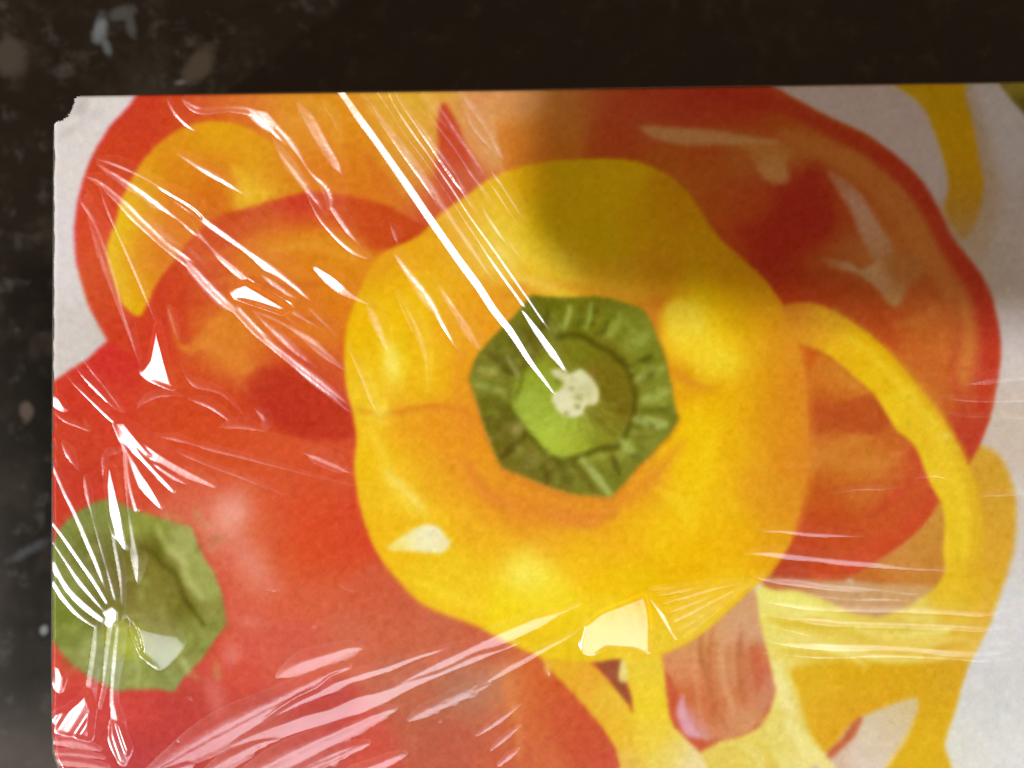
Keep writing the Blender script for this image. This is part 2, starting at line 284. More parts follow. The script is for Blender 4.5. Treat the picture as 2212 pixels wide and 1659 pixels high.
    S.dab(465, 1505, 20, 45, -15, (220, 134, 124), .5)
    S.dab(680, 1150, 60, 70, 0, (214, 74, 38), .6)
    # its stem
    stem = [(126, 1146), (158, 1112), (200, 1086), (242, 1074), (300, 1104), (352, 1122), (415, 1137), (432, 1186), (460, 1232), (480, 1284), (491, 1346), (462, 1385), (432, 1430), (398, 1462), (378, 1494), (330, 1488), (250, 1490), (190, 1460), (150, 1430), (122, 1396), (108, 1376), (104, 1200)]
    S.area([(x + (8 if x > 250 else -4), y + 6) for x, y in stem], (188, 74, 48), 10, op=.45)
    S.area(stem, [(320, 1130, (139, 146, 61)), (400, 1180, (156, 159, 85)), (440, 1260, (150, 154, 78)), (460, 1330, (135, 135, 61)), (440, 1370, (139, 145, 70)), (400, 1420, (141, 146, 74)), (380, 1470, (139, 145, 78)), (300, 1470, (135, 141, 68)), (240, 1460, (141, 146, 83)), (180, 1420, (137, 141, 74)), (140, 1380, (124, 132, 57)), (130, 1320, (119, 128, 48)), (150, 1260, (130, 135, 65)), (160, 1160, (126, 132, 61)), (200, 1110, (130, 135, 66)), (250, 1100, (130, 133, 61)),
                  (320, 1230, (128, 122, 48)), (350, 1290, (132, 126, 53)), (300, 1320, (130, 124, 57)), (260, 1250, (119, 111, 50)), (280, 1380, (154, 158, 57)), (330, 1350, (139, 137, 74)), (220, 1300, (117, 115, 46)), (200, 1200, (115, 115, 52)), (330, 1180, (113, 109, 40)), (390, 1300, (119, 115, 44)), (370, 1250, (122, 117, 48))], 2.6, 22, ident=REDSTEM, curve=False)
    S.stroke([(305, 1180), (335, 1195), (352, 1218), (375, 1235), (388, 1262), (402, 1300), (420, 1322), (440, 1350)], [6, 12, 10, 12, 8, 14, 10, 8], (96, 92, 26), 5, .85)
    S.stroke([(340, 1140), (362, 1180), (395, 1210), (405, 1250), (435, 1290)], [10, 18, 16, 20, 12], (176, 182, 104), 8, .65)
    S.stroke([(415, 1345), (425, 1385), (400, 1420)], [10, 14, 8], (120, 118, 46), 7, .5)
    S.stroke([(290, 1400), (300, 1440), (298, 1480)], [8, 14, 6], (176, 182, 110), 7, .5)
    S.stroke([(330, 1410), (345, 1450), (372, 1488)], [6, 10, 4], (118, 120, 52), 6, .45)
    S.stroke([(395, 1430), (405, 1450)], [16, 10], (182, 186, 122), 7, .5)
    for k in range(90):
        S.dab(rng.uniform(130, 470), rng.uniform(1110, 1480), rng.uniform(8, 18), rng.uniform(5, 10), rng.uniform(0, 180), (182, 188, 110) if k % 2 else (98, 100, 30), .30)

    # ---------------- pale yellow slices, front right
    S.area([(1640, 1270), (1636, 1330), (1652, 1390), (1668, 1450), (1672, 1500), (1650, 1560), (1600, 1590), (1560, 1600), (1500, 1640), (1490, 1700), (2010, 1700), (2040, 1600), (2066, 1520), (2090, 1440), (2120, 1380), (2142, 1330), (2135, 1260), (2060, 1295), (2000, 1320), (1930, 1335), (1860, 1330), (1790, 1300), (1720, 1275), (1680, 1274)],
           [(1680, 1300, (236, 226, 112)), (1740, 1290, (236, 226, 116)), (1700, 1360, (232, 216, 96)), (1800, 1340, (228, 208, 90)), (1900, 1360, (226, 198, 72)), (1990, 1340, (228, 200, 80)), (2080, 1320, (228, 184, 50)), (1760, 1420, (226, 196, 70)), (1850, 1400, (228, 204, 92)), (1960, 1410, (228, 196, 76)), (2060, 1380, (228, 196, 84)), (2110, 1340, (226, 178, 60)),
            (1700, 1440, (234, 220, 120)), (1700, 1520, (232, 216, 122)), (1690, 1590, (228, 212, 112)), (1640, 1610, (226, 206, 96)), (1560, 1640, (224, 200, 90)), (1740, 1640, (234, 222, 140)), (1760, 1600, (228, 206, 100)),
            (1780, 1480, (222, 174, 30)), (1850, 1470, (220, 172, 28)), (1960, 1480, (218, 168, 28)), (2050, 1470, (220, 172, 38)), (1800, 1560, (222, 166, 32)), (1870, 1520, (222, 166, 36)), (2030, 1560, (222, 176, 30)), (1990, 1640, (220, 174, 30)), (1930, 1500, (220, 168, 34))], 5, 34, ident=PALE)
    S.area([(1710, 1448), (1770, 1434), (1850, 1430), (1940, 1436), (2040, 1432), (2085, 1428), (2064, 1520), (2030, 1610), (2000, 1690), (1950, 1690), (1975, 1600), (1984, 1530), (1975, 1508), (1900, 1536), (1844, 1560), (1800, 1610), (1778, 1624), (1745, 1570), (1725, 1500)],
           [(1760, 1470, (222, 176, 36)), (1850, 1460, (220, 172, 26)), (1960, 1480, (218, 168, 26)), (1800, 1550, (222, 164, 32)), (1870, 1520, (220, 164, 34)), (2030, 1540, (220, 172, 30)), (2000, 1620, (222, 178, 28)), (2050, 1460, (216, 166, 36)), (1760, 1530, (224, 178, 40))], 9, 34)
    S.area([(1972, 1508), (1984, 1524), (1972, 1565), (1950, 1605), (1915, 1659), (1895, 1690), (1740, 1690), (1772, 1640), (1810, 1600), (1842, 1560), (1900, 1532)],
           [(1960, 1530, (212, 190, 140)), (1920, 1570, (214, 196, 160)), (1880, 1600, (216, 200, 168)), (1860, 1640, (220, 202, 184)), (1800, 1640, (212, 180, 150))], 6, 28)
    S.area([(1845, 1556), (1862, 1552), (1845, 1590), (1815, 1620), (1780, 1644), (1790, 1620), (1818, 1594)], (190, 90, 50), 6, op=.9)
    S.stroke([(1975, 1560), (1950, 1605), (1905, 1670)], [4, 8, 8], (238, 206, 120), 5, .8)
    for pts, wd, c, o in [([(1655, 1300), (1760, 1330), (1860, 1360), (1990, 1370), (2080, 1352)], [20, 26, 16, 14, 8], (240, 228, 126), .6),
                          ([(1660, 1370), (1760, 1385), (1840, 1410), (1930, 1425), (2040, 1420)], [14, 20, 18, 14, 8], (238, 222, 120), .55),
                          ([(1690, 1350), (1780, 1345), (1880, 1385)], [14, 30, 14], (224, 194, 60), .5),
                          ([(1680, 1410), (1760, 1405), (1830, 1425)], [10, 24, 10], (224, 192, 60), .5),
                          ([(1680, 1440), (1700, 1540), (1740, 1610), (1790, 1659)], [24, 30, 34, 30], (238, 226, 140), .6),
                          ([(1640, 1610), (1660, 1640), (1680, 1680)], [20, 26, 24], (222, 196, 80), .6),
                          ([(1990, 1300), (2020, 1320), (2010, 1345)], [20, 24, 14], (234, 214, 116), .5),
                          ([(2060, 1368), (2090, 1340), (2110, 1322)], [8, 12, 8], (218, 168, 30), .6),
                          ([(2000, 1420), (2040, 1400), (2090, 1395)], [8, 16, 8], (218, 172, 40), .6)]:
        S.stroke(pts, wd, c, 7, min(o + .25, .9))
    for p, wd, c, o in [([(1650, 1290), (1720, 1300), (1790, 1330)], [14, 30, 12], (240, 234, 120), .7), ([(1660, 1335), (1740, 1350), (1800, 1370)], [10, 16, 8], (222, 190, 56), .6), ([(1700, 1400), (1790, 1400), (1870, 1440)], [10, 14, 8], (242, 230, 130), .6), ([(1880, 1370), (1960, 1390), (2050, 1380)], [10, 20, 10], (236, 212, 96), .6), ([(1830, 1350), (1920, 1365), (2000, 1352)], [6, 12, 6], (222, 188, 56), .5), ([(1640, 1560), (1690, 1540), (1720, 1560)], [8, 20, 8], (224, 200, 90), .5), ([(1600, 1610), (1640, 1630), (1640, 1659)], [10, 22, 16], (230, 214, 120), .6), ([(1660, 1470), (1690, 1480), (1710, 1540)], [8, 26, 16], (240, 230, 150), .6)]:
        S.stroke(p, wd, c, 6, o)
    S.stroke([(1625, 1265), (1640, 1300), (1638, 1330)], [8, 10, 6], (236, 224, 130), 4, .8)
    S.stroke([(1626, 1374), (1655, 1382)], [8, 6], (236, 210, 170), 4, .9)

    # wedge under the yellow pepper, its pinkish stripes film reflections painted into the print
    S.area([(1380, 1400), (1480, 1380), (1560, 1320), (1615, 1268), (1632, 1280), (1640, 1340), (1655, 1400), (1668, 1460), (1672, 1500), (1640, 1560), (1600, 1588), (1545, 1600), (1500, 1590), (1480, 1540), (1440, 1450)],
           [(1600, 1310, (212, 160, 112)), (1560, 1350, (214, 160, 110)), (1610, 1370, (212, 160, 120)), (1500, 1390, (210, 150, 90)), (1490, 1450, (214, 140, 90)), (1540, 1420, (206, 136, 84)), (1580, 1450, (206, 142, 96)), (1620, 1420, (204, 122, 74)), (1640, 1450, (204, 116, 80)), (1650, 1490, (204, 136, 100)), (1600, 1500, (204, 122, 76)), (1540, 1490, (206, 126, 78)), (1495, 1510, (202, 106, 58)), (1520, 1550, (204, 116, 64)), (1560, 1580, (206, 132, 88)), (1600, 1560, (208, 146, 98)), (1480, 1560, (210, 150, 160)), (1498, 1590, (214, 160, 160))], 4, 22, ident=REDPEP)
    for pts, wd, c, o in [([(1520, 1330), (1512, 1400), (1530, 1480), (1545, 1560)], [6, 10, 8, 5], (180, 100, 58), .6), ([(1545, 1330), (1532, 1420), (1545, 1520), (1572, 1580)], [4, 10, 10, 6], (190, 108, 66), .6),
                          ([(1505, 1380), (1500, 1450), (1512, 1540)], [10, 12, 8], (222, 156, 108), .5), ([(1560, 1380), (1560, 1460), (1585, 1540)], [12, 18, 12], (222, 164, 116), .6),
                          ([(1600, 1370), (1596, 1440), (1606, 1520)], [10, 18, 10], (184, 108, 64), .6), ([(1628, 1400), (1640, 1440), (1636, 1490)], [20, 28, 14], (198, 98, 66), .6), ([(1585, 1400), (1588, 1480)], [5, 6], (226, 170, 120), .4)]:
        S.stroke(pts, wd, c, 4, o)
    S.area([(1474, 1500), (1482, 1540), (1498, 1575), (1508, 1592), (1480, 1588), (1460, 1540)], (222, 164, 176), 6, op=.9)

    # ---------------- yellow stalks in front
    S.area([(1160, 1400), (1260, 1420), (1275, 1432), (1300, 1455), (1330, 1488), (1352, 1515), (1366, 1540), (1362, 1500), (1350, 1460), (1342, 1424), (1400, 1400), (1430, 1420), (1440, 1500), (1450, 1560), (1475, 1590), (1520, 1640), (1520, 1700), (1345, 1700), (1338, 1650), (1326, 1612), (1298, 1568), (1250, 1512), (1210, 1468), (1180, 1436)],
           [(1220, 1440, (228, 170, 40)), (1260, 1480, (228, 168, 48)), (1300, 1540, (228, 176, 46)), (1340, 1590, (232, 184, 46)), (1350, 1640, (226, 186, 80)), (1380, 1440, (234, 202, 56)), (1390, 1520, (236, 206, 48)), (1400, 1600, (234, 204, 62)), (1440, 1640, (230, 206, 96)), (1490, 1660, (232, 214, 150)), (1320, 1520, (232, 190, 60)), (1200, 1420, (230, 180, 40))], 3.5, 24, ident=YELPEP)
    S.area([(1284, 1432), (1310, 1426), (1342, 1422), (1340, 1450), (1352, 1472), (1362, 1500), (1364, 1528), (1340, 1500), (1318, 1470)], (156, 82, 52), 2.5, op=1, curve=False, ident=REDPEP)
    S.area([(1340, 1428), (1350, 1432), (1356, 1462), (1350, 1472), (1336, 1466)], (236, 220, 130), 3, op=.95)
    S.dab(1182, 1445, 6, 16, -15, (236, 190, 110), .8)  # small film sparkle painted onto the print

    # ---------------- whole yellow pepper
    body = [(1330, 343), (1392, 352), (1440, 376), (1482, 412), (1515, 456), (1548, 506), (1596, 552), (1648, 600), (1682, 645), (1712, 700), (1728, 760), (1740, 830), (1746, 900), (1748, 965), (1742, 1040), (1730, 1100), (1714, 1160), (1690, 1204), (1660, 1246), (1620, 1276), (1565, 1326),
            (1505, 1378), (1446, 1408), (1392, 1426), (1340, 1424), (1280, 1430), (1210, 1424), (1150, 1412), (1090, 1386), (1030, 1353), (976, 1332), (914, 1305), (868, 1262), (834, 1222), (804, 1172), (784, 1120), (772, 1066), (765, 1005), (770, 950), (764, 902), (752, 856), (744, 800), (745, 742), (755, 690), (776, 632),
            (802, 572), (842, 540), (902, 510), (952, 462), (1010, 420), (1062, 386), (1122, 360), (1200, 348), (1264, 343)]
    S.area(body, [(1250, 420, (232, 190, 8)), (1330, 400, (236, 192, 6)), (1200, 480, (226, 188, 8)), (1300, 520, (228, 188, 6)), (1400, 480, (232, 176, 6)), (1450, 450, (226, 160, 12)), (1120, 400, (234, 180, 12)), (1080, 430, (236, 192, 30)), (1100, 490, (236, 198, 24)), (1140, 560, (240, 208, 50)), (1200, 580, (242, 206, 50)), (1060, 500, (242, 212, 84)), (1080, 560, (244, 214, 90)), (1010, 470, (236, 180, 46)), (1010, 550, (240, 186, 56)),
                  (1300, 610, (236, 182, 36)), (1380, 610, (232, 176, 30)), (1425, 650, (218, 136, 34)), (1440, 590, (226, 160, 22)), (1500, 560, (230, 172, 14)), (1580, 600, (228, 162, 16)), (1640, 650, (228, 160, 22)), (1500, 640, (240, 200, 16)), (1560, 660, (238, 190, 10)), (1620, 720, (232, 174, 14)), (1690, 740, (228, 152, 34)),
                  (1490, 710, (248, 214, 50)), (1530, 760, (248, 212, 40)), (1570, 790, (246, 208, 40)), (1455, 690, (246, 200, 24)), (1480, 820, (236, 172, 20)), (1560, 850, (238, 180, 10)), (1640, 830, (232, 164, 20)), (1710, 840, (226, 142, 34)), (1520, 920, (246, 200, 14)), (1600, 950, (238, 180, 20)), (1680, 930, (228, 150, 28)), (1730, 980, (226, 142, 36)),
                  (1500, 1000, (246, 200, 16)), (1480, 1080, (246, 204, 22)), (1560, 1080, (242, 190, 22)), (1640, 1060, (232, 160, 32)), (1700, 1080, (226, 150, 34)), (1400, 1060, (234, 166, 32)), (1430, 1140, (244, 196, 20)), (1520, 1180, (242, 188, 14)), (1600, 1180, (240, 182, 16)), (1670, 1180, (232, 164, 26)), (1480, 1260, (238, 188, 10)), (1580, 1270, (240, 196, 24)), (1400, 1260, (238, 192, 14)), (1500, 1340, (236, 200, 50)),
                  (1340, 1160, (240, 182, 26)), (1280, 1110, (230, 152, 36)), (1200, 1090, (226, 144, 40)), (1180, 1160, (236, 168, 36)), (1120, 1100, (228, 146, 36)), (1250, 1200, (242, 190, 26)), (1320, 1280, (242, 196, 18)), (1140, 1240, (246, 226, 66)), (1170, 1270, (244, 222, 50)), (1060, 1180, (238, 184, 30)), (1030, 1240, (240, 200, 34)), (1100, 1310, (240, 212, 26)), (1200, 1330, (242, 208, 26)), (1300, 1350, (236, 206, 40)), (1160, 1390, (232, 194, 30)), (1250, 1400, (230, 196, 30)), (960, 1260, (238, 200, 34)), (920, 1230, (236, 196, 30)), (1000, 1310, (238, 196, 34)), (1360, 1400, (236, 200, 50)),
                  (870, 1200, (238, 190, 28)), (830, 1140, (238, 184, 24)), (800, 1080, (236, 186, 30)), (860, 1080, (242, 200, 40)), (960, 1120, (240, 192, 30)), (1000, 1060, (234, 158, 34)), (1050, 1130, (234, 162, 34)), (940, 1040, (236, 172, 34)), (860, 1000, (240, 192, 32)), (800, 1000, (240, 192, 24)), (900, 960, (236, 164, 30)), (980, 960, (234, 156, 30)), (1020, 900, (232, 148, 36)), (940, 900, (232, 146, 34)), (880, 900, (236, 162, 34)), (800, 920, (242, 196, 34)), (1010, 820, (236, 164, 30)), (950, 830, (240, 184, 24)), (900, 850, (242, 196, 30)),
                  (780, 850, (240, 200, 40)), (780, 760, (240, 190, 16)), (850, 720, (242, 194, 16)), (790, 680, (240, 188, 14)), (850, 640, (242, 196, 14)), (920, 640, (242, 196, 20)), (900, 580, (238, 174, 24)), (960, 560, (236, 170, 30)), (980, 660, (240, 172, 26)), (960, 740, (240, 176, 30)), (1020, 700, (236, 160, 34)), (900, 770, (244, 206, 24)), (1060, 640, (236, 162, 30)), (820, 590, (232, 160, 30)), (1120, 620, (234, 164, 36))], 3.4, 34, ident=YELPEP)
    # rims, creases and highlights on the pepper, as printed
    S.stroke([(770, 885), (830, 895), (900, 885), (960, 880), (1020, 900)], [6, 10, 16, 16, 10], (226, 138, 36), 12, .55)
    S.stroke([(1435, 640), (1415, 668), (1408, 700)], [6, 22, 20], (214, 128, 36), 12, .7)
    S.stroke([(1470, 800), (1500, 835), (1560, 840)], [20, 22, 10], (230, 156, 24), 14, .6)
    S.stroke([(1000, 990), (1060, 1070), (1140, 1100), (1250, 1115), (1330, 1090), (1410, 1030), (1470, 960)], [20, 32, 34, 36, 30, 24, 10], (228, 140, 44), 20, .65)
    S.stroke([(1000, 760), (990, 850), (1015, 960)], [20, 26, 20], (232, 144, 40), 18, .5)
    S.stroke([(1090, 640), (1160, 612), (1260, 625), (1370, 650), (1410, 700)], [16, 20, 18, 22, 24], (226, 146, 40), 16, .55)
    S.stroke([(1730, 760), (1742, 860), (1746, 960), (1738, 1060), (1716, 1150)], [10, 26, 32, 30, 14], (226, 140, 44), 12, .5)
    S.stroke([(775, 888), (830, 892), (900, 882), (960, 876), (1015, 890)], [3, 5, 8, 8, 5], (214, 120, 34), 6, .55)
    S.stroke([(1412, 640), (1404, 672), (1420, 720), (1436, 780), (1470, 815), (1530, 838)], [10, 22, 16, 14, 16, 8], (220, 136, 34), 9, .55)
    S.area([(1438, 668), (1470, 648), (1520, 655), (1560, 690), (1590, 740), (1592, 790), (1560, 815), (1510, 800), (1470, 760), (1445, 715)], [(1480, 690, (250, 222, 60)), (1520, 700, (248, 212, 30)), (1530, 760, (250, 216, 46)), (1570, 790, (246, 208, 34)), (1560, 720, (242, 196, 14))], 12, 26, op=.8)
    for p, wd, c, o in [([(1010, 1000), (1040, 1060), (1090, 1095)], [14, 30, 14], (224, 132, 46), .5), ([(1190, 1110), (1260, 1125), (1330, 1110)], [14, 34, 14], (226, 136, 52), .55), ([(1000, 1090), (1050, 1150), (1130, 1180)], [10, 20, 10], (244, 190, 40), .5), ([(1150, 1150), (1230, 1165), (1300, 1160)], [8, 16, 8], (240, 178, 34), .45),
                        ([(1420, 1060), (1470, 1090), (1500, 1150)], [14, 34, 14], (250, 214, 40), .45), ([(1500, 880), (1530, 960), (1510, 1050)], [16, 40, 16], (250, 210, 24), .45), ([(1600, 900), (1640, 980), (1630, 1080)], [14, 36, 14], (232, 162, 30), .4), ([(1360, 1190), (1440, 1230), (1540, 1230)], [12, 26, 12], (236, 178, 14), .4),
                        ([(800, 930), (830, 990), (850, 1060), (900, 1110)], [14, 26, 24, 14], (248, 214, 60), .55), ([(790, 760), (800, 830), (830, 880)], [12, 26, 16], (246, 206, 50), .5), ([(905, 640), (925, 720), (930, 800), (920, 850)], [10, 20, 20, 8], (248, 208, 40), .45), ([(880, 700), (895, 780), (880, 850)], [8, 18, 8], (234, 168, 24), .4),
                        ([(960, 960), (975, 1010), (1010, 1060)], [10, 26, 10], (228, 142, 40), .45), ([(1080, 600), (1140, 600), (1200, 618)], [8, 16, 8], (246, 210, 80), .5), ([(1240, 600), (1320, 615), (1385, 632)], [6, 12, 6], (240, 192, 50), .5), ([(900, 1250), (980, 1290), (1060, 1320)], [10, 30, 12], (246, 216, 50), .45), ([(1230, 1290), (1320, 1300), (1400, 1330)], [10, 30, 10], (246, 214, 40), .45)]:
        S.stroke(p, wd, c, 11, o)
    S.stroke([(834, 1222), (868, 1262), (914, 1305), (976, 1332), (1030, 1353), (1090, 1386), (1150, 1412)], 8, (228, 150, 50), 5, .5)
    S.dab(845, 783, 20, 46, -8, (252, 236, 110), .9)
    S.dab(822, 890, 26, 24, 20, (246, 222, 70), .7)
    S.dab(855, 1040, 30, 12, 40, (250, 232, 120), .6)
    S.dab(895, 1080, 40, 12, 48, (250, 230, 110), .7)
    S.dab(1135, 1238, 44, 30, 0, (248, 232, 90), .7)
    S.dab(1500, 700, 34, 24, 40, (250, 226, 70), .7)
    S.dab(1555, 770, 40, 26, 50, (250, 220, 50), .7)
    S.dab(1088, 545, 46, 10, 55, (250, 228, 120), .5)
    S.dab(1150, 610, 60, 9, 20, (246, 216, 90), .5)
    S.dab(1190, 1300, 120, 12, 10, (244, 220, 44), .4)
    S.area([(836, 1184), (868, 1158), (900, 1140), (926, 1133), (950, 1139), (962, 1156), (974, 1174), (958, 1193), (930, 1194), (890, 1190)], [(855, 1178, (244, 228, 120)), (900, 1165, (242, 236, 180)), (935, 1160, (240, 238, 205)), (960, 1178, (242, 232, 170))], 4, 22, op=.95)

    # ---------------- stem of the yellow pepper
    ox, oy = 737.3, 553
    st = [(1228, 246), (1330, 262), (1500, 268), (1640, 258), (1760, 276), (1880, 318), (1965, 350), (2012, 430), (2046, 520), (2082, 620), (2112, 720), (2140, 830), (2150, 930), (2182, 1060), (2124, 1168), (2060, 1230), (2000, 1300), (1930, 1360), (1870, 1432), (1748, 1562), (1640, 1550), (1500, 1536), (1350, 1496), (1200, 1430), (1042, 1370), (1000, 1290), (968, 1210), (936, 1130), (905, 1040), (870, 930), (828, 800), (850, 720), (880, 640), (920, 600), (1010, 500), (1110, 400), (1180, 322)]
    st = [(ox + x / 3, oy + y / 3) for x, y in st]
    S.area([(x + 3 * (1 if x > 1240 else -1), y + 7) for x, y in st], (206, 116, 36), 9, op=.6)
    S.area(st, [(1170, 655, (110, 112, 22)), (1230, 680, (118, 120, 24)), (1280, 660, (124, 124, 24)), (1350, 680, (132, 136, 36)), (1390, 720, (132, 138, 40)), (1420, 780, (128, 132, 34)), (1440, 860, (136, 142, 44)), (1450, 920, (120, 122, 34)), (1420, 960, (134, 140, 44)), (1390, 1000, (126, 130, 38)), (1330, 1050, (122, 126, 36)), (1280, 1040, (124, 126, 36)), (1200, 1020, (116, 112, 34)), (1120, 990, (120, 114, 34)), (1080, 950, (112, 106, 28)), (1060, 880, (110, 108, 26)), (1040, 830, (134, 136, 44)), (1050, 780, (122, 122, 36)), (1100, 700, (118, 118, 28)), (1120, 760, (112, 108, 30)),
                (1300, 790, (126, 116, 26)), (1330, 850, (126, 116, 28)), (1300, 920, (132, 126, 36)), (1230, 770, (130, 130, 36)), (1180, 820, (146, 160, 40)), (1160, 880, (160, 176, 56)), (1200, 940, (168, 182, 58)), (1260, 950, (158, 170, 50)), (1320, 950, (140, 142, 44))], 2.8, 22, ident=YELSTEM, curve=False)
    # raised inner disc of the stem, with its dark groove
    def T(l):
        return [(ox + x / 3, oy + y / 3) for x, y in l]
    S.stroke(T([(1400, 520), (1540, 520), (1660, 580), (1780, 650), (1870, 760), (1900, 900), (1890, 1020), (1850, 1140), (1790, 1240), (1660, 1250), (1560, 1290), (1430, 1310), (1330, 1280), (1250, 1190), (1170, 1110), (1100, 980)]), [10, 16, 14, 16, 14, 10, 12, 12, 14, 16, 16, 12, 14, 14, 18, 10], (86, 84, 14), 5, .8)
    S.stroke(T([(1190, 700), (1180, 800), (1150, 900), (1100, 980)]), [5, 8, 9, 6], (84, 82, 16), 5, .6)
    S.area(T([(1400, 560), (1540, 540), (1650, 600), (1760, 680), (1850, 790), (1876, 900), (1860, 1020), (1820, 1130), (1750, 1200), (1640, 1230), (1560, 1100), (1640, 960), (1640, 780), (1520, 720), (1440, 660)]), [(1250, 770, (124, 124, 26)), (1310, 800, (122, 112, 24)), (1340, 860, (118, 106, 22)), (1320, 930, (128, 122, 30)), (1290, 890, (124, 110, 30))], 7, 26, op=.8)
    S.area(T([(1190, 740), (1260, 790), (1340, 860), (1380, 960), (1440, 1040), (1560, 1060), (1660, 1090), (1720, 1130), (1760, 1200), (1660, 1230), (1540, 1280), (1420, 1300), (1340, 1270), (1260, 1180), (1180, 1100), (1100, 970), (1170, 890), (1190, 820)]),
           [(1150, 810, (152, 166, 46)), (1140, 870, (158, 176, 60)), (1175, 900, (170, 188, 62)), (1200, 930, (176, 192, 62)), (1220, 960, (168, 184, 54)), (1260, 940, (156, 166, 46)), (1300, 940, (140, 144, 40)), (1190, 860, (150, 164, 44)), (1215, 905, (166, 182, 62))], 7, 20, op=.75)
    for a, b, c, o, wd in [((1480, 330), (1440, 470), (164, 174, 80), .6, 12), ((1620, 310), (1580, 470), (160, 170, 76), .6, 12), ((1340, 360), (1290, 480), (90, 92, 20), .5, 14), ((1550, 330), (1530, 440), (96, 98, 18), .5, 9), ((1800, 380), (1730, 520), (146, 152, 54), .6, 26), ((1720, 420), (1690, 520), (96, 100, 20), .5, 10),
                           ((1980, 500), (1850, 600), (142, 150, 56), .5, 30), ((2000, 640), (1920, 680), (100, 102, 26), .6, 14), ((2080, 720), (1930, 780), (140, 148, 58), .55, 30), ((2110, 870), (1960, 930), (150, 158, 66), .6, 30), ((2130, 980), (1960, 1000), (112, 114, 30), .5, 16), ((2090, 1090), (1910, 1060), (154, 162, 74), .65, 34), ((2010, 1180), (1880, 1170), (110, 112, 30), .55, 14),
                           ((1920, 1300), (1820, 1200), (152, 160, 70), .65, 26), ((1800, 1420), (1760, 1300), (104, 100, 28), .6, 14), ((1740, 1540), (1560, 1310), (158, 166, 80), .65, 22), ((1640, 1520), (1500, 1320), (112, 104, 32), .5, 16), ((1480, 1500), (1400, 1330), (122, 118, 40), .5, 24), ((1330, 1470), (1330, 1310), (108, 96, 30), .5, 20), ((1180, 1400), (1240, 1230), (128, 122, 46), .45, 26), ((1040, 1300), (1180, 1160), (102, 92, 26), .55, 22),
                           ((980, 1180), (1120, 1060), (132, 124, 50), .5, 18), ((930, 1060), (1080, 1000), (106, 100, 28), .5, 18), ((900, 940), (1080, 920), (118, 116, 34), .5, 22), ((880, 840), (1080, 880), (146, 152, 64), .55, 20), ((900, 740), (1000, 760), (150, 148, 62), .6, 24), ((960, 640), (1100, 760), (104, 100, 26), .55, 22), ((1080, 660), (1160, 790), (158, 160, 86), .6, 9), ((1040, 560), (1160, 700), (128, 128, 40), .5, 16), ((1150, 450), (1240, 560), (110, 106, 26), .6, 18), ((1800, 1000), (1860, 1010), (116, 104, 26), .4, 16)]:
        (x0, y0), (x1, y1) = T([a, b])
        c = tuple(np.clip(np.array(c) + (np.array(c) - np.array((122, 124, 38))) * .55, 0, 255))
        S.stroke([(x0, y0), ((x0 + x1) / 2 + 2, (y0 + y1) / 2 + 2), (x1, y1)], [wd * .55, wd * .85, wd * .55], c, 5.0, min(o + .12, .8))
    S.stroke(T([(860, 900), (930, 1120), (1000, 1290), (1042, 1372), (1200, 1440), (1350, 1505), (1500, 1545), (1740, 1566)]), [3, 4, 4, 3, 4, 4, 4, 3], (176, 160, 70), 3, .6)
    S.area(T([(1090, 1140), (1150, 1070), (1180, 1120), (1130, 1150)]), (172, 158, 92), 4, op=.6)
    S.dab(ox + 1640 / 3, oy + 740 / 3, 16, 10, 60, (150, 116, 50), .6)
    for k in range(120):
        a = rng.uniform(0, 360); r = rng.uniform(.66, .97)
        rx, ry = 208 * r * math.cos(math.radians(a)), 200 * r * math.sin(math.radians(a))
        x, y = 1242 + rx * .98, 855 + ry
        lightc = (k % 2 == 0)
        S.dab(x, y, rng.uniform(7, 13), rng.uniform(5, 10), a + rng.uniform(-40, 40), (166, 174, 78) if lightc else (78, 80, 12), rng.uniform(.2, .5) if abs(rx) < 205 else .2)
    for k in range(50):
        a = rng.uniform(20, 200); r = rng.uniform(20, 100)
        x, y = 1250 + r * math.cos(math.radians(a)), 850 + r * math.sin(math.radians(a))
        S.dab(x, y, rng.uniform(8, 20), rng.uniform(2, 4), a, (196, 208, 92) if k % 2 else (136, 148, 36), .28)
    for ident, k in ((YELSTEM, 1.12), (REDSTEM, 1.25)):       # crisper relief on the stems
        m = S.ids == ident
        mean = S.img[m].mean(0)
        S.img[m] = np.clip(mean + (S.img[m] - mean) * k, 0, 255)
    for k in range(60):                                         # fibres on the disc
        a = rng.uniform(10, 215); r0 = rng.uniform(30, 60); r1 = r0 + rng.uniform(20, 50)
        c, sn = math.cos(math.radians(a)), math.sin(math.radians(a))
        S.stroke([(1246 + r0 * c, 848 + r0 * sn), (1246 + r1 * c * 1.02, 848 + r1 * sn)], [2, 3], (192, 206, 96) if k % 2 else (120, 130, 28), 2.5, .30, curve=False)
    # dry cut tip
    S.area(T([(1360, 740), (1420, 730), (1480, 760), (1550, 735), (1610, 780), (1660, 850), (1672, 920), (1650, 970), (1590, 975), (1570, 1030), (1510, 1050), (1440, 1030), (1390, 980), (1370, 900), (1420, 860), (1440, 820), (1380, 780)]), [(1200, 805, (214, 212, 150)), (1250, 825, (226, 224, 172)), (1280, 850, (224, 222, 162)), (1220, 870, (228, 226, 178)), (1250, 890, (228, 228, 172)), (1265, 840, (206, 204, 148))], 3, 14)
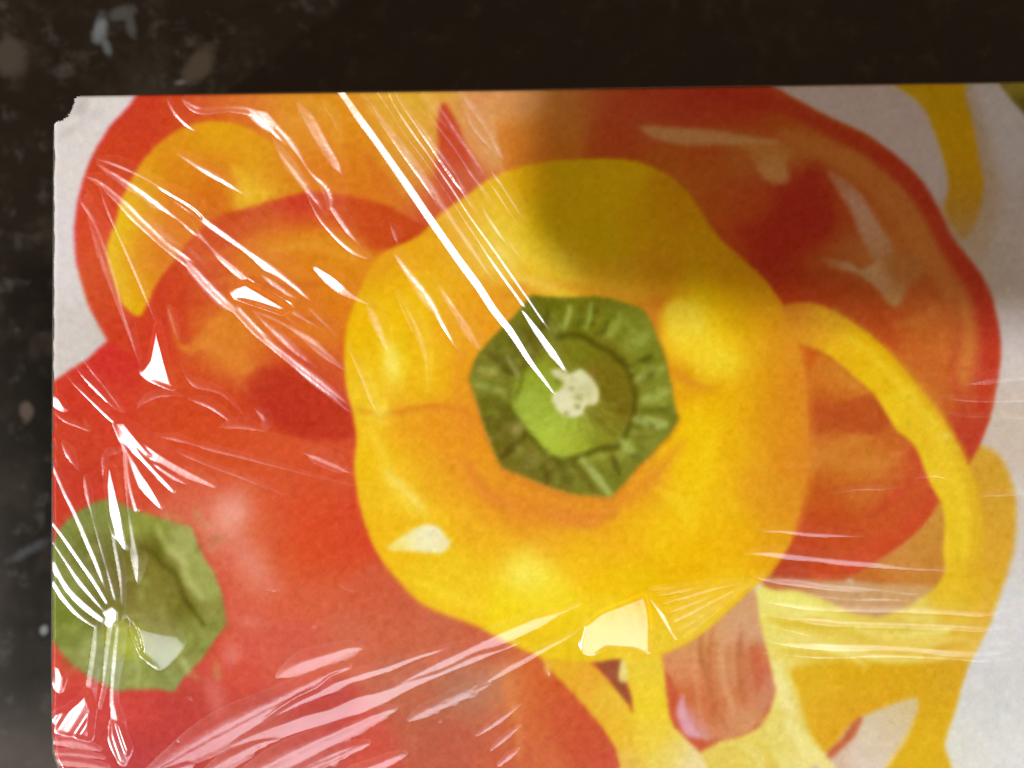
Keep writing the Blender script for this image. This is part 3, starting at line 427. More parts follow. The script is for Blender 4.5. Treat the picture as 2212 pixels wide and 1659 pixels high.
    for x, y, r, c, o in [(1500, 800, 6, (176, 178, 110), .6), (1540, 920, 9, (150, 150, 70), .8), (1490, 860, 6, (150, 152, 80), .8), (1530, 980, 6, (110, 104, 40), .9), (1460, 1020, 5, (130, 124, 50), .8), (1600, 900, 6, (178, 180, 100), .6), (1440, 900, 5, (240, 238, 190), .7), (1400, 810, 7, (120, 116, 36), .8), (1560, 800, 7, (238, 236, 190), .7), (1480, 960, 8, (240, 240, 196), .6)]:
        S.dab(ox + x / 3, oy + y / 3, r, r * .7, 30, c, o)

    # ---------------- cut yellow ring at the right
    S.area([(1692, 662), (1740, 654), (1790, 667), (1850, 700), (1920, 760), (1980, 830), (2030, 892), (2066, 950), (2090, 1000), (2110, 1050), (2121, 1100), (2126, 1200), (2120, 1290), (2090, 1360), (2040, 1340), (1960, 1345), (1900, 1340), (1980, 1300), (2020, 1268), (2040, 1236), (2038, 1190), (2040, 1120), (2030, 1082), (2010, 1046), (1992, 1000), (1974, 962), (1940, 930), (1914, 888), (1888, 850), (1848, 815), (1800, 776), (1768, 756), (1728, 742), (1706, 700)],
           [(1710, 680, (226, 142, 40)), (1740, 710, (230, 158, 34)), (1790, 700, (234, 172, 36)), (1830, 750, (240, 188, 26)), (1880, 760, (234, 182, 10)), (1890, 800, (240, 196, 24)), (1940, 800, (230, 178, 14)), (1950, 870, (242, 204, 32)), (2000, 860, (230, 178, 30)), (1990, 930, (238, 196, 34)), (2040, 940, (234, 188, 34)), (2030, 1000, (242, 206, 40)), (2070, 980, (226, 182, 34)), (2060, 1060, (240, 204, 40)), (2100, 1060, (228, 180, 36)), (2070, 1130, (238, 202, 36)), (2110, 1140, (224, 176, 36)), (2075, 1200, (236, 200, 40)), (2115, 1220, (224, 170, 40)), (2060, 1260, (232, 190, 36)), (2100, 1290, (228, 182, 40)), (2040, 1290, (230, 192, 46)), (2080, 1330, (228, 190, 60)), (1980, 1320, (232, 208, 96)), (1930, 1340, (228, 200, 80))], 3.4, 24, ident=RING)
    S.stroke([(1830, 726), (1900, 784), (1962, 850), (2010, 918), (2044, 984), (2068, 1050), (2082, 1120), (2084, 1200)], [10, 22, 26, 26, 26, 26, 24, 16], (246, 212, 48), 9, .6)
    S.stroke([(1800, 672), (1856, 704), (1924, 762), (1984, 832), (2034, 896), (2070, 954), (2094, 1004), (2114, 1054), (2122, 1110)], 12, (224, 164, 40), 6, .5)
    S.dab(2045, 942, 9, 6, 0, (248, 228, 110), .8)
    S.dab(2020, 910, 12, 8, 30, (246, 220, 70), .5)
    S.dab(2060, 965, 8, 6, 0, (244, 214, 60), .5)
    # contact edges of the ring
    S.stroke([(1730, 745), (1768, 760), (1800, 780), (1848, 820), (1888, 854)], 5, (196, 110, 30), 5, .45)
    S.stroke([(1795, 664), (1852, 696), (1922, 756), (1982, 826)], 5, (190, 100, 30), 5, .4)

    # the printed photograph is itself a little soft
    for ax in (0, 1, 0, 1):
        p = np.concatenate([np.take(S.img, [0, 0], ax), S.img, np.take(S.img, [-1, -1], ax)], ax)
        n = S.img.shape[ax]
        k = [.08, .24, .36, .24, .08]
        S.img = sum(k[i] * np.take(p, range(i, i + n), ax) for i in range(5))
    # print grain
    s = S.ids.shape
    g = 0.55 * rng.standard_normal(s).astype(np.float32) + 0.8 * smooth_noise(s, 2.1, 11) + 1.1 * smooth_noise(s, 5, 12)
    ch = np.stack([smooth_noise(s, 4, 13), smooth_noise(s, 4, 14), smooth_noise(s, 4, 15)], -1)
    S.img += g[..., None] * 2.3 + ch * 1.5
    np.clip(S.img, 0, 255, out=S.img)
# ------------------------------------------------------------------ wrinkled clear film
# Height of the loose film over the lid, in layout units.  Every crease is a low ramp: one flank leans
# towards the side window or the added front light, the other falls back; where the film lies flat it clings to the print.
SOFT = {2: .66, 3: .77, 5: .66, 9: .62, 16: .82, 17: .98, 18: .97}   # how far the hazy folds lean, against a full glint
_t = np.linspace(0, 1, 201)
_sl = np.clip(_t / .3, 0, 1) ** 2 * (3 - 2 * np.clip(_t / .3, 0, 1)) * (np.clip((1 - _t) / .3, 0, 1) ** 2 * (3 - 2 * np.clip((1 - _t) / .3, 0, 1)))
_in = np.concatenate([[0], np.cumsum((_sl[1:] + _sl[:-1]) / 2) / 200])
def rounded_ramp(t):          # rise of a flank that starts and ends softly
    return np.interp(t, _t, _in).astype(np.float32)
RTOP = float(_in[-1])
HAZY = (2, 3, 5, 9, 16, 17)
class Queue:
    # collects the folds, so that the hazy ones are laid first
    def __init__(self):
        self.calls = []
    def __getattr__(self, name):
        return lambda *a, **k: self.calls.append((name, a, k))
    def run(self, F):
        for name, a, k in sorted(self.calls, key=lambda c: c[1][0] not in HAZY):
            getattr(F, name)(*a, **k)

class Film:
    def __init__(self, x0, y0, x1, y1, step):
        self.xs = np.arange(x0, x1, step, dtype=np.float32); self.ys = np.arange(y0, y1, step, dtype=np.float32)
        self.X, self.Y = np.meshgrid(self.xs, self.ys)
        self.x0, self.y0, self.step = x0, y0, step
        self.h = np.zeros(self.X.shape, np.float32)
        self.own = np.full(self.X.shape, -1, np.int16)
        self.group = []
        self.hazy = np.zeros(self.X.shape, bool)
        self.r = np.random.default_rng(21)

    def win(self, x0, y0, x1, y1):
        i0 = max(int((x0 - self.x0) / self.step), 0); i1 = min(int((x1 - self.x0) / self.step) + 2, len(self.xs))
        j0 = max(int((y0 - self.y0) / self.step), 0); j1 = min(int((y1 - self.y0) / self.step) + 2, len(self.ys))
        return slice(j0, j1), slice(i0, i1)

    @staticmethod
    def tilt(x, y, lamp):
        # lean (in picture axes, y to the front) with which the film at (x, y) mirrors the lamp to the camera
        p = px(x, y)
        v = (Vector((0, 0, H + CAM_H)) - p).normalized()
        d, dist = LAMPS[lamp]
        l = (Vector((0, 0, H)) + d * dist - p).normalized()
        n = v + l
        return np.array((n.x / n.z, -n.y / n.z))

    def put(self, w, h, ident):
        cur = self.h[w]
        m = h > cur
        if ident not in HAZY:                # taut creases cut through the hazy folds
            m |= (h > 0.12) & self.hazy[w]
        self.own[w][m & (h > 0.05)] = len(self.group)
        self.hazy[w][m & (h > 0.05)] = ident in HAZY
        self.group.append(ident)
        cur[m] = h[m]

    def crease(self, ident, pts, width, b=1.0, lamp=None, back=None):
        b = b * SOFT.get(ident, 1.0)
        P = catmull(pts, False, 6)
        n = len(P)
        wd = np.interp(np.linspace(0, 1, n), np.linspace(0, 1, len(width)), width) if hasattr(width, '__len__') else np.interp(np.linspace(0, 1, n), [0, .25, .75, 1], [0.0, width, width, 0.0])
        kk = np.arange(n) / max(n - 1, 1) * max(np.hypot(*(P[-1] - P[0])) / 60, 1.5)
        def wob():
            g = self.r.standard_normal(int(kk[-1]) + 3); i = kk.astype(int); f = kk - i; f = f * f * (3 - 2 * f)
            return g[i] * (1 - f) + g[i + 1] * f
        wd = wd * np.clip(1 + (.05 if ident in (0, 1) else .22) * wob(), .5, 1.5)
        P = P + np.stack([wob(), wob()], -1) * min(1.3, .12 * wd.max() + .3)
        m = wd.max() * 2.4 + 14
        w = self.win(P[:, 0].min() - m, P[:, 1].min() - m, P[:, 0].max() + m, P[:, 1].max() + m)
        X, Y = self.X[w], self.Y[w]
        if X.size == 0:
            return
        ch = P[-1] - P[0]
        mid = P[n // 2]
        nrm = np.array((-ch[1], ch[0])) / (np.hypot(*ch) + 1e-6)
        best = None
        for name in ('window_side', 'front_glint_light'):
            if lamp and name != lamp:
                continue
            q = self.tilt(mid[0], mid[1], name)
            a0 = float(nrm @ q); res = float(np.hypot(*(q - a0 * nrm))) / (0.22 if name == 'window_side' else 0.13)
            if best is None or res < best[0]:
                best = (res, a0, name)
        sgn = 1.0 if best[1] >= 0 else -1.0
        av = []
        for i in range(n):
            tg = P[min(i + 1, n - 1)] - P[max(i - 1, 0)]
            nn = np.array((-tg[1], tg[0])) / (np.hypot(*tg) + 1e-6)
            if nn @ nrm < 0.3:
                nn = nrm
            av.append(np.clip(float(nn @ self.tilt(P[i][0], P[i][1], best[2])) * sgn, 0.05, 0.6) * b)
        d2 = np.full(X.shape, 1e12, np.float32); sd = np.zeros(X.shape, np.float32); ww = np.zeros(X.shape, np.float32); endd = np.zeros(X.shape, np.float32); a = np.zeros(X.shape, np.float32)
        for i in range(n - 1):
            ax, ay = P[i]; ex, ey = P[i + 1] - P[i]
            L = math.hypot(ex, ey) + 1e-9; ux, uy = ex / L, ey / L
            t0 = (X - ax) * ux + (Y - ay) * uy
            t = np.clip(t0, 0, L)
            dd = (X - ax - t * ux) ** 2 + (Y - ay - t * uy) ** 2
            s = (-(X - ax) * uy + (Y - ay) * ux) * sgn
            k = dd < d2
            d2[k] = dd[k]; sd[k] = s[k]; ww[k] = (wd[i] + (wd[i + 1] - wd[i]) * t / L)[k]
            a[k] = (av[i] + (av[i + 1] - av[i]) * t / L)[k]
            endd[k] = np.maximum(t0 - L, -t0)[k]
        # front flank: falls towards the lamp, back flank: narrower or wider fall
        hw = ww / 2
        bk = (0.8 * ww + 3.0) if back is None else np.maximum(ww * back, 2.0)
        top = a * ww
        tt = np.clip((hw - sd) / (ww + 1e-6), 0, 1); cv = .12 if ident in (0, 12) else .3      # the flank is slightly curved
        fl = rounded_ramp(tt) / RTOP if ident in (2, 3, 5, 9, 14, 16) else (tt + cv * (tt * tt - tt))
        if ident in (2, 3, 5, 9, 14, 16):
            top = top * RTOP
        h = np.where(sd >= -hw, np.where(sd > hw, 0, top * fl), top * (1 - (-hw - sd) / bk))
        if ident in HAZY:
            h = h + self.streaks(sd, .30) * np.clip((hw - np.abs(sd)) / 4, 0, 1)
        h = np.clip(h, 0, None) * np.clip(1 - np.maximum(endd, 0) / 6, 0, 1)
        self.put(w, h.astype(np.float32), ident)

    def streaks(self, sd, amp):
        pp = sd - sd.min(); h = 0
        for sc, am in ((8.0, 1.0), (4.5, .5)):
            g = self.r.standard_normal(int(pp.max() / sc) + 3); i = (pp / sc).astype(int); f = pp / sc - i; f = f * f * (3 - 2 * f)
            h = h + amp * am * (g[i] * (1 - f) + g[i + 1] * f)
        return h

    def band(self, ident, A, B, width, b, lamp, blur=2):
        # a straight, soft-ended pleat
        b = b * SOFT.get(ident, 1.0)
        A, B = np.array(A, float), np.array(B, float)
        L = np.hypot(*(B - A)); t = (B - A) / L; n = np.array((-t[1], t[0]))
        q = self.tilt(*((A + B) / 2), lamp)
        if n @ q < 0:
            n = -n
        a = float(n @ q) * b
        m = width * 2 + 16
        w = self.win(min(A[0], B[0]) - m, min(A[1], B[1]) - m, max(A[0], B[0]) + m, max(A[1], B[1]) + m)
        X, Y = self.X[w], self.Y[w]
        if X.size == 0:
            return
        u = ((X - A[0]) * t[0] + (Y - A[1]) * t[1]) / L
        sd = (X - A[0]) * n[0] + (Y - A[1]) * n[1]
        ww = width * np.clip(np.sin(np.pi * np.clip(u, 0, 1)), 0, 1) ** .6 * (1 + .12 * np.sin(u * 9 + A[0])) + 1e-4
        hw = ww / 2
        tt = np.clip((hw - sd) / ww, 0, 1)
        h = np.where(sd >= -hw, a * ww * rounded_ramp(tt), RTOP * a * ww * (1 - (-hw - sd) / (.35 * ww + 4)))
        h = h + self.streaks(sd + 3 * np.sin(u * 5 + A[1]), .26) * np.clip((hw - np.abs(sd)) / 4, 0, 1)
        h = np.clip(h, 0, None) * ((u > 0) & (u < 1)) + .16 * np.clip(hw - np.abs(sd), 0, 3) * smooth_noise(X.shape, 5, int(A[0])) * .25
        for _ in range(blur):
            p = np.pad(h, 1, mode='edge'); h = (p[:-2, 1:-1] + 2 * p[1:-1, 1:-1] + p[2:, 1:-1]) / 4
            p = np.pad(h, 1, mode='edge'); h = (p[1:-1, :-2] + 2 * p[1:-1, 1:-1] + p[1:-1, 2:]) / 4
        self.put(w, h.astype(np.float32), ident)

    def facet(self, ident, pts, b=1.0, lamp='window_side', flank=14.0, lean=None, curve=False, wave=0.0, grain=None, blur=2, pleat=0):
        b = b * SOFT.get(ident, 1.0)
        P = catmull(pts) if curve else np.array(pts, float)
        m = flank * 1.5 + 6
        w = self.win(P[:, 0].min() - m, P[:, 1].min() - m, P[:, 0].max() + m, P[:, 1].max() + m)
        X, Y = self.X[w], self.Y[w]
        if X.size == 0:
            return
        c = P.mean(0)
        q = (self.tilt(c[0], c[1], lamp) if lean is None else np.array(lean)) * b
        d2 = np.full(X.shape, 1e12, np.float32); inside = np.zeros(X.shape, bool)
        for (ax, ay), (bx, by) in zip(P, np.roll(P, -1, 0)):
            ex, ey = bx - ax, by - ay
            L = ex * ex + ey * ey + 1e-9
            t = np.clip(((X - ax) * ex + (Y - ay) * ey) / L, 0, 1)
            np.minimum(d2, (X - ax - t * ex) ** 2 + (Y - ay - t * ey) ** 2, out=d2)
            if abs(ey) > 1e-9:
                inside ^= ((ay > Y) != (by > Y)) & (X < ex * (Y - ay) / ey + ax)
        d = np.where(inside, 0, np.sqrt(d2))
        lo = (P @ q).max(); qn = np.hypot(*q); sz = max(np.ptp(P[:, 0]), np.ptp(P[:, 1])) / 2 + 1
        uq = ((X - c[0]) * q[0] + (Y - c[1]) * q[1]) / qn; vq = (-(X - c[0]) * q[1] + (Y - c[1]) * q[0]) / qn
        h = lo - (X * q[0] + Y * q[1]) + 0.3 - qn * (.10 * uq * uq + .16 * vq * vq) / sz
        if pleat:                       # a large lean is taken up in narrow pleats
            per = pleat * np.hypot(*q)
            hh = h / per + .25 * np.sin(X / 31.0) + .1 * np.sin(Y / 17.0)
            h = per * (hh - np.floor(hh))
        if wave:
            h = h + 0.35 * wave * smooth_noise(X.shape, 10, 31 + ident)
        if grain:
            ga, amp = math.radians(grain[0]), grain[1]
            pp = (-X * math.sin(ga) + Y * math.cos(ga)); al = X * math.cos(ga) + Y * math.sin(ga)
            pp = pp + 2.5 * np.sin(al / 37.0) ; pp = pp - pp.min()
            for sc, am in ((11.0, 1.0), (5.0, .45)):
                g1 = self.r.standard_normal(int(pp.max() / sc) + 3); i = (pp / sc).astype(int); fr = pp / sc - i; fr = fr * fr * (3 - 2 * fr)
                h = h + amp * am * (g1[i] * (1 - fr) + g1[i + 1] * fr)
        f = np.clip(1 - d / flank, 0, 1); f = f * f * (3 - 2 * f)
        h = np.clip(h, 0, None) * f
        for _ in range(blur):
            p = np.pad(h, 1, mode='edge'); h = (p[:-2, 1:-1] + 2 * p[1:-1, 1:-1] + p[2:, 1:-1]) / 4
            p = np.pad(h, 1, mode='edge'); h = (p[1:-1, :-2] + 2 * p[1:-1, 1:-1] + p[1:-1, 2:]) / 4
        self.put(w, h.astype(np.float32), ident)

def wrinkle(film):
    F = Queue()
    # 0: long diagonal creases running to the stem of the yellow pepper
    F.crease(0, [(726, 184), (800, 288), (900, 430), (1000, 572), (1100, 714), (1196, 850)], [17, 19, 19, 19, 17, 7], 1.0)
    F.crease(1, [(812, 196), (880, 300), (980, 446), (1080, 590), (1150, 690), (1190, 752)], [7, 8, 8, 8, 9, 4], 1.0)
    F.crease(1, [(838, 200), (900, 300), (1000, 446), (1100, 590), (1170, 690), (1222, 785)], [7, 8, 8, 8, 10, 5], 1.0)
    F.crease(1, [(1128, 672), (1160, 715), (1195, 765), (1222, 800)], [6, 15, 19, 8], 1.0)
    rr = np.random.default_rng(3)
    for k in range(26):
        o = rr.uniform(16, 190) if k > 6 else rr.uniform(22, 66)      # fine ribs beside the long crease
        t0 = rr.uniform(0, .35) if k > 3 else 0.0; t1 = min(t0 + rr.uniform(.18, .45), .62 if o > 80 else .8)
        f = lambda t: (737 + o + 462 * t, 186 + 656 * t - .05 * o)
        wd = rr.choice([6, 7, 9, 12, 18])
        F.crease(2, [f(t0), f((t0 + t1) / 2), f(t1)], [0, wd, wd, 0], 1.08 if wd < 8 else .98)
    F.band(2, (770, 184), (1020, 540), 40, .9, 'window_side', 3)
    F.band(2, (838, 184), (1040, 476), 40, .85, 'window_side', 3)
    F.band(2, (905, 184), (1060, 410), 44, .8, 'window_side', 3)
    F.band(2, (985, 184), (1090, 350), 40, .75, 'window_side', 3)
    for A, B, wd in [((205, 352), (440, 520), 34), ((250, 430), (470, 610), 40), ((480, 600), (750, 800), 40), ((520, 660), (740, 860), 44), ((560, 590), (730, 730), 34), ((640, 215), (740, 380), 44), ((590, 300), (700, 460), 36), ((850, 545), (960, 700), 36), ((930, 600), (1040, 760), 30), ((790, 640), (840, 760), 26), ((180, 420), (280, 720), 26), ((380, 330), (540, 430), 24)]:
        F.band(5, A, B, wd, .92, 'window_side', 2)
    for x, y, x2, y2, wd in [(850, 530, 960, 650, 12), (940, 600, 1030, 760, 10), (900, 560, 1000, 720, 7), (845, 620, 905, 740, 9), (1010, 470, 1110, 620, 10), (1000, 225, 1075, 340, 14)]:
        F.crease(2, [(x, y), ((x + x2) / 2 - 2, (y + y2) / 2 + 2), (x2, y2)], [0, wd, wd, 0], 1.0)
    # 3: thick fold over the halved pepper
    F.crease(3, [(395, 216), (430, 240), (500, 238), (560, 250), (610, 300), (655, 365), (700, 410), (712, 450)], [6, 20, 16, 36, 30, 30, 30, 12], 1.0)
    F.crease(3, [(520, 236), (560, 226), (600, 220)], [0, 14, 0], .95)
    F.facet(3, [(535, 232), (580, 240), (606, 270), (585, 282), (545, 262)], .95, flank=10)
    F.crease(3, [(610, 310), (640, 350), (680, 395), (706, 430)], [0, 9, 9, 0], .9)
    F.crease(3, [(690, 405), (722, 455), (748, 500), (795, 555)], [6, 13, 14, 3], 1.0)
    F.crease(3, [(665, 420), (690, 470), (720, 505), (760, 540), (800, 560)], [4, 13, 13, 14, 3], 1.0)
    F.crease(9, [(640, 215), (690, 300), (730, 350)], [0, 16, 0], 1.0)
    F.crease(9, [(690, 215), (720, 260), (735, 300)], [0, 14, 0], 1.0)
    F.crease(4, [(360, 214), (376, 244), (398, 268), (420, 284)], [4, 9, 10, 5], 1.0)
    # 5: fan of soft creases over the left of the halved pepper
    for p, wd in [([(203, 341), (280, 372), (350, 412), (430, 470), (540, 550), (640, 632), (728, 712)], [3, 13, 12, 13, 18, 18, 4]),
                  ([(180, 378), (240, 420), (300, 480), (380, 548), (470, 630), (560, 720), (660, 810), (752, 890)], [2, 12, 16, 20, 14, 14, 12, 4]),
                  ([(240, 420), (330, 492), (400, 545), (482, 630)], [2, 16, 20, 6]), ([(405, 462), (440, 520), (520, 596), (600, 655), (700, 704)], [2, 12, 14, 10, 2]),
                  ([(495, 655), (580, 696), (680, 752), (745, 800)], [4, 22, 18, 4]), ([(520, 690), (600, 760), (690, 830), (748, 876)], [3, 14, 14, 4]),
                  ([(300, 470), (360, 500), (420, 560)], [0, 20, 0]), ([(555, 655), (640, 690), (725, 742)], [0, 26, 0]), ([(180, 400), (215, 520), (250, 640), (300, 800)], [0, 10, 12, 0]), ([(370, 535), (420, 590), (480, 650), (540, 690)], [0, 16, 16, 0]),
                  ([(170, 430), (200, 470), (225, 540)], [0, 14, 0])]:
        F.crease(5, p, [k * 1.9 for k in wd], 1.0)
    F.crease(6, [(420, 475), (480, 520), (520, 560), (560, 592)], [0, 4, 4, 0], .95)
    F.crease(6, [(330, 402), (400, 445), (440, 476)], [0, 4, 0], .93)
    F.crease(6, [(214, 404), (240, 470), (270, 540), (305, 620), (338, 705)], [2, 7, 8, 7, 5], .98)
    F.facet(6, [(341, 702), (350, 740), (372, 836), (345, 826), (303, 811), (325, 778)], 1.0, flank=8)
    F.facet(7, [(490, 641), (508, 622), (532, 614), (580, 642), (622, 666), (610, 673), (560, 655), (524, 645)], 1.0, flank=9)
    F.crease(8, [(678, 576), (705, 600), (740, 628), (775, 648), (812, 662)], [12, 20, 20, 14, 3], 1.0)
    # faint lines in the cavity
    for p, wd, b in [([(390, 800), (420, 835), (480, 850), (530, 900)], 7, .86), ([(295, 885), (340, 862), (400, 860)], 10, .8), ([(545, 880), (570, 905), (560, 930)], 14, .82), ([(470, 925), (520, 925), (580, 935)], 8, .84), ([(360, 660), (370, 690), (385, 740)], 10, .78), ([(400, 860), (460, 885), (520, 930)], 8, .78),
                     ([(840, 480), (850, 510), (856, 530)], 9, .8), ([(850, 620), (890, 690), (920, 770), (925, 850)], 12, .72), ([(745, 740), (790, 830), (820, 900)], 10, .72), ([(870, 540), (930, 650), (1000, 780)], 14, .66), ([(650, 980), (700, 1000), (765, 1026)], 13, .86)]:
        F.crease(9, p, [0, wd * 1.4, wd * 1.4, 0], 1.0)
    # 10: knot of creases over the front left pepper
    F.crease(10, [(138, 810), (180, 850), (225, 895), (258, 925)], [2, 5, 6, 4], .97)
    F.crease(5, [(160, 795), (205, 842), (262, 888)], [4, 13, 4], 1.05)
    F.crease(10, [(176, 776), (215, 825), (265, 890)], [3, 6, 3], .94)
    for p, wd in [([(252, 914), (272, 935), (300, 968), (350, 1000), (462, 1052)], [8, 16, 22, 16, 5]), ([(262, 940), (288, 975), (320, 1010), (374, 1062)], [8, 16, 16, 6]), ([(262, 960), (284, 1000), (310, 1050), (346, 1098)], [6, 13, 14, 8]),
                  ([(258, 925), (268, 970), (275, 1040), (290, 1100)], [8, 10, 9, 6]), ([(300, 985), (340, 1015), (400, 1045)], [4, 14, 4])]:
        F.crease(18, p, [k * 1.35 for k in wd], 1.0)
    F.facet(10, [(250, 914), (270, 912), (290, 938), (312, 965), (330, 985), (300, 985), (280, 980), (266, 965)], 1.0, 'window_side', 8, grain=(55, .25))
    F.crease(14, [(316, 940), (380, 950), (450, 972), (560, 1000), (760, 1050)], [2, 9, 8, 7, 2], 1.0, 'front_glint_light')
    F.crease(14, [(316, 944), (400, 985), (500, 1025), (610, 1072)], [2, 8, 8, 2], 1.0, 'front_glint_light')
    F.crease(10, [(258, 968), (232, 974), (221, 992), (222, 1030), (232, 1090)], [5, 9, 8, 5, 3], 1.0)
    F.facet(18, [(236, 1006), (246, 1012), (256, 1060), (266, 1110), (274, 1180), (268, 1200), (250, 1160), (236, 1110), (231, 1050)], 1.0, 'window_side', 7, grain=(80, .3))
    F.crease(10, [(268, 975), (272, 1040), (276, 1110), (290, 1200), (296, 1260)], [3, 7, 8, 14, 3], 1.0)
    F.facet(10, [(114, 852), (128, 858), (143, 884), (130, 886), (114, 876)], 1.0, 'window_side', 6)
    F.crease(10, [(114, 890), (140, 910), (165, 920), (196, 930), (182, 905)], [3, 6, 7, 7, 2], .97)
    F.crease(9, [(130, 950), (145, 985), (170, 1020)], [0, 16, 0], 1.0)
    # 11: knot over the stem of the red pepper
    for p, wd in [([(112, 1004), (135, 1060), (165, 1120), (195, 1190), (220, 1256), (244, 1312)], [6, 9, 9, 8, 7, 7]), ([(178, 1034), (186, 1070), (200, 1120)], [4, 10, 3]), ([(196, 1110), (212, 1170), (232, 1240), (250, 1310)], [2, 5, 6, 5]), ([(236, 1110), (246, 1180), (258, 1250), (262, 1330)], [3, 8, 9, 5]),
                  ([(113, 1128), (150, 1182), (190, 1240), (234, 1312)], [6, 10, 10, 8]), ([(112, 1168), (145, 1222), (180, 1268), (226, 1324)], [6, 10, 10, 8]), ([(112, 1214), (135, 1262), (165, 1298), (222, 1342)], [14, 18, 18, 12]), ([(113, 1256), (135, 1296), (165, 1328), (210, 1358)], [8, 12, 10, 5])]:
        F.crease(18, p, [k * 1.15 for k in wd], 1.0)
    F.facet(18, [(222, 1322), (244, 1306), (258, 1318), (254, 1342), (236, 1352), (222, 1342)], .92, 'window_side', 9, blur=4)
    F.facet(17, [(292, 1348), (345, 1364), (385, 1372), (392, 1390), (372, 1432), (345, 1440), (312, 1410), (298, 1376)], .86, 'front_glint_light', 10, blur=4)
    F.crease(10, [(262, 1318), (280, 1340), (296, 1368), (305, 1400)], [3, 5, 4, 2], .95)
    for p, wd in [([(207, 1350), (202, 1400), (195, 1455), (185, 1510), (160, 1545)], [8, 9, 8, 8, 4]), ([(216, 1352), (210, 1420), (204, 1480), (200, 1530)], [4, 5, 4, 2]), ([(238, 1350), (230, 1420), (220, 1480), (212, 1530)], [10, 8, 7, 3]), ([(248, 1350), (245, 1420), (241, 1480), (244, 1540), (262, 1620)], [10, 8, 7, 10, 8]), ([(240, 1500), (246, 1560), (258, 1630)], [4, 12, 10])]:
        F.crease(18, p, [k * 1.35 for k in wd], 1.0)
    F.facet(18, [(188, 1498), (196, 1530), (192, 1560), (190, 1590), (150, 1582), (119, 1574), (121, 1546), (150, 1534), (172, 1516)], 1.0, 'window_side', 12, grain=(120, 1.0), blur=2)
    F.facet(18, [(246, 1560), (258, 1566), (276, 1618), (266, 1646), (248, 1636), (240, 1600)], 1.0, 'window_side', 10, grain=(75, .8), blur=2)
    F.facet(10, [(117, 1437), (130, 1440), (138, 1462), (132, 1490), (121, 1496)], 1.0, 'window_side', 6)
    F.crease(11, [(118, 1608), (160, 1610), (215, 1622)], [12, 16, 5], 1.0, 'front_glint_light')
    F.crease(11, [(122, 1632), (170, 1634), (225, 1642)], [9, 10, 4], 1.0, 'front_glint_light')
    F.crease(11, [(122, 1650), (170, 1652), (230, 1660)], [10, 14, 6], 1.0, 'front_glint_light')
    # 12: long creases along the front
    F.crease(12, [(560, 1570), (650, 1520), (740, 1480), (860, 1436), (1030, 1385)], [3, 14, 15, 12, 3], 1.0, 'front_glint_light')
    F.crease(12, [(780, 1524), (860, 1486), (960, 1436), (1060, 1390), (1160, 1346), (1252, 1308)], [4, 14, 18, 18, 16, 4], 1.0, 'front_glint_light')
    F.crease(12, [(500, 1612), (600, 1580), (700, 1550), (800, 1516), (900, 1475), (1040, 1420), (1120, 1390)], [4, 26, 30, 30, 20, 14, 3], 1.0, 'front_glint_light')
    F.crease(12, [(1024, 1488), (1090, 1450), (1160, 1414), (1250, 1362)], [2, 12, 12, 3], .95, 'front_glint_light')
    # hazy loose film along them
    for x0, y0, x1, y1, wd, bb in [(300, 1690, 760, 1440, 56, 1.0), (596, 1466, 785, 1400, 40, .94), (420, 1690, 640, 1572, 26, 1.0), (470, 1720, 860, 1530, 46, .98), (560, 1716, 800, 1604, 30, 1.0), (690, 1716, 880, 1628, 26, .95), (880, 1560, 1060, 1478, 26, .8), (300, 1716, 420, 1650, 30, 1.0)]:
        F.band(17, (x0, y0), (x1, y1), wd, bb, 'front_glint_light')
    F.crease(12, [(1032, 1592), (1080, 1556), (1124, 1522)], [3, 12, 3], .98, 'front_glint_light')
    F.crease(12, [(1062, 1620), (1095, 1595), (1124, 1570)], [3, 9, 3], .96, 'front_glint_light')
    F.crease(12, [(1078, 1656), (1102, 1636), (1122, 1620)], [5, 10, 3], .96, 'front_glint_light')
    # 13: puckered patch under the yellow pepper, and the fine lines running right from it
    F.facet(13, [(1262, 1350), (1300, 1320), (1350, 1300), (1392, 1284), (1400, 1310), (1404, 1350), (1402, 1410), (1370, 1400), (1310, 1396), (1282, 1412), (1266, 1426), (1254, 1390)], .86, 'front_glint_light', 4, blur=1, grain=(75, .10))
    F.crease(13, [(1400, 1290), (1430, 1330), (1455, 1380)], [3, 9, 3], .85)
    for x1, y1, wd in [(1412, 1288, 12), (1430, 1306, 16), (1424, 1330, 12), (1440, 1348, 14), (1450, 1372, 10), (1470, 1385, 8), (1396, 1275, 8)]:
        F.band(16, (x1, y1), (1632, 1254), wd, 1.05, 'front_glint_light', blur=2)
    F.crease(14, [(1642, 1146), (1700, 1150), (1780, 1156), (1862, 1160)], [3, 14, 14, 3], 1.0)
    F.crease(14, [(1612, 1196), (1700, 1202), (1800, 1213), (1920, 1224), (2050, 1234)], [3, 18, 20, 16, 3], 1.0)
    F.crease(16, [(1630, 1248), (1720, 1258), (1850, 1272), (1980, 1282)], [4, 24, 26, 5], 1.0)
    F.crease(16, [(1740, 1284), (1850, 1296), (2000, 1300)], [2, 22, 3], 1.0)
    F.crease(14, [(1800, 1064), (1860, 1058), (1935, 1056)], [3, 10, 3], 1.0)
    F.crease(14, [(2085, 832), (2140, 822), (2220, 818)], [3, 14, 14], 1.0)
    F.crease(14, [(2030, 861), (2100, 866), (2215, 868)], [3, 8, 8], 1.0)
    F.crease(14, [(2050, 898), (2120, 901), (2215, 906)], [3, 8, 8], 1.0)
    F.crease(14, [(1980, 1034), (2020, 1030), (2050, 1040)], [3, 12, 3], 1.0)
    F.crease(14, [(2120, 1072), (2180, 1070), (2215, 1066)], [3, 8, 6], 1.0)
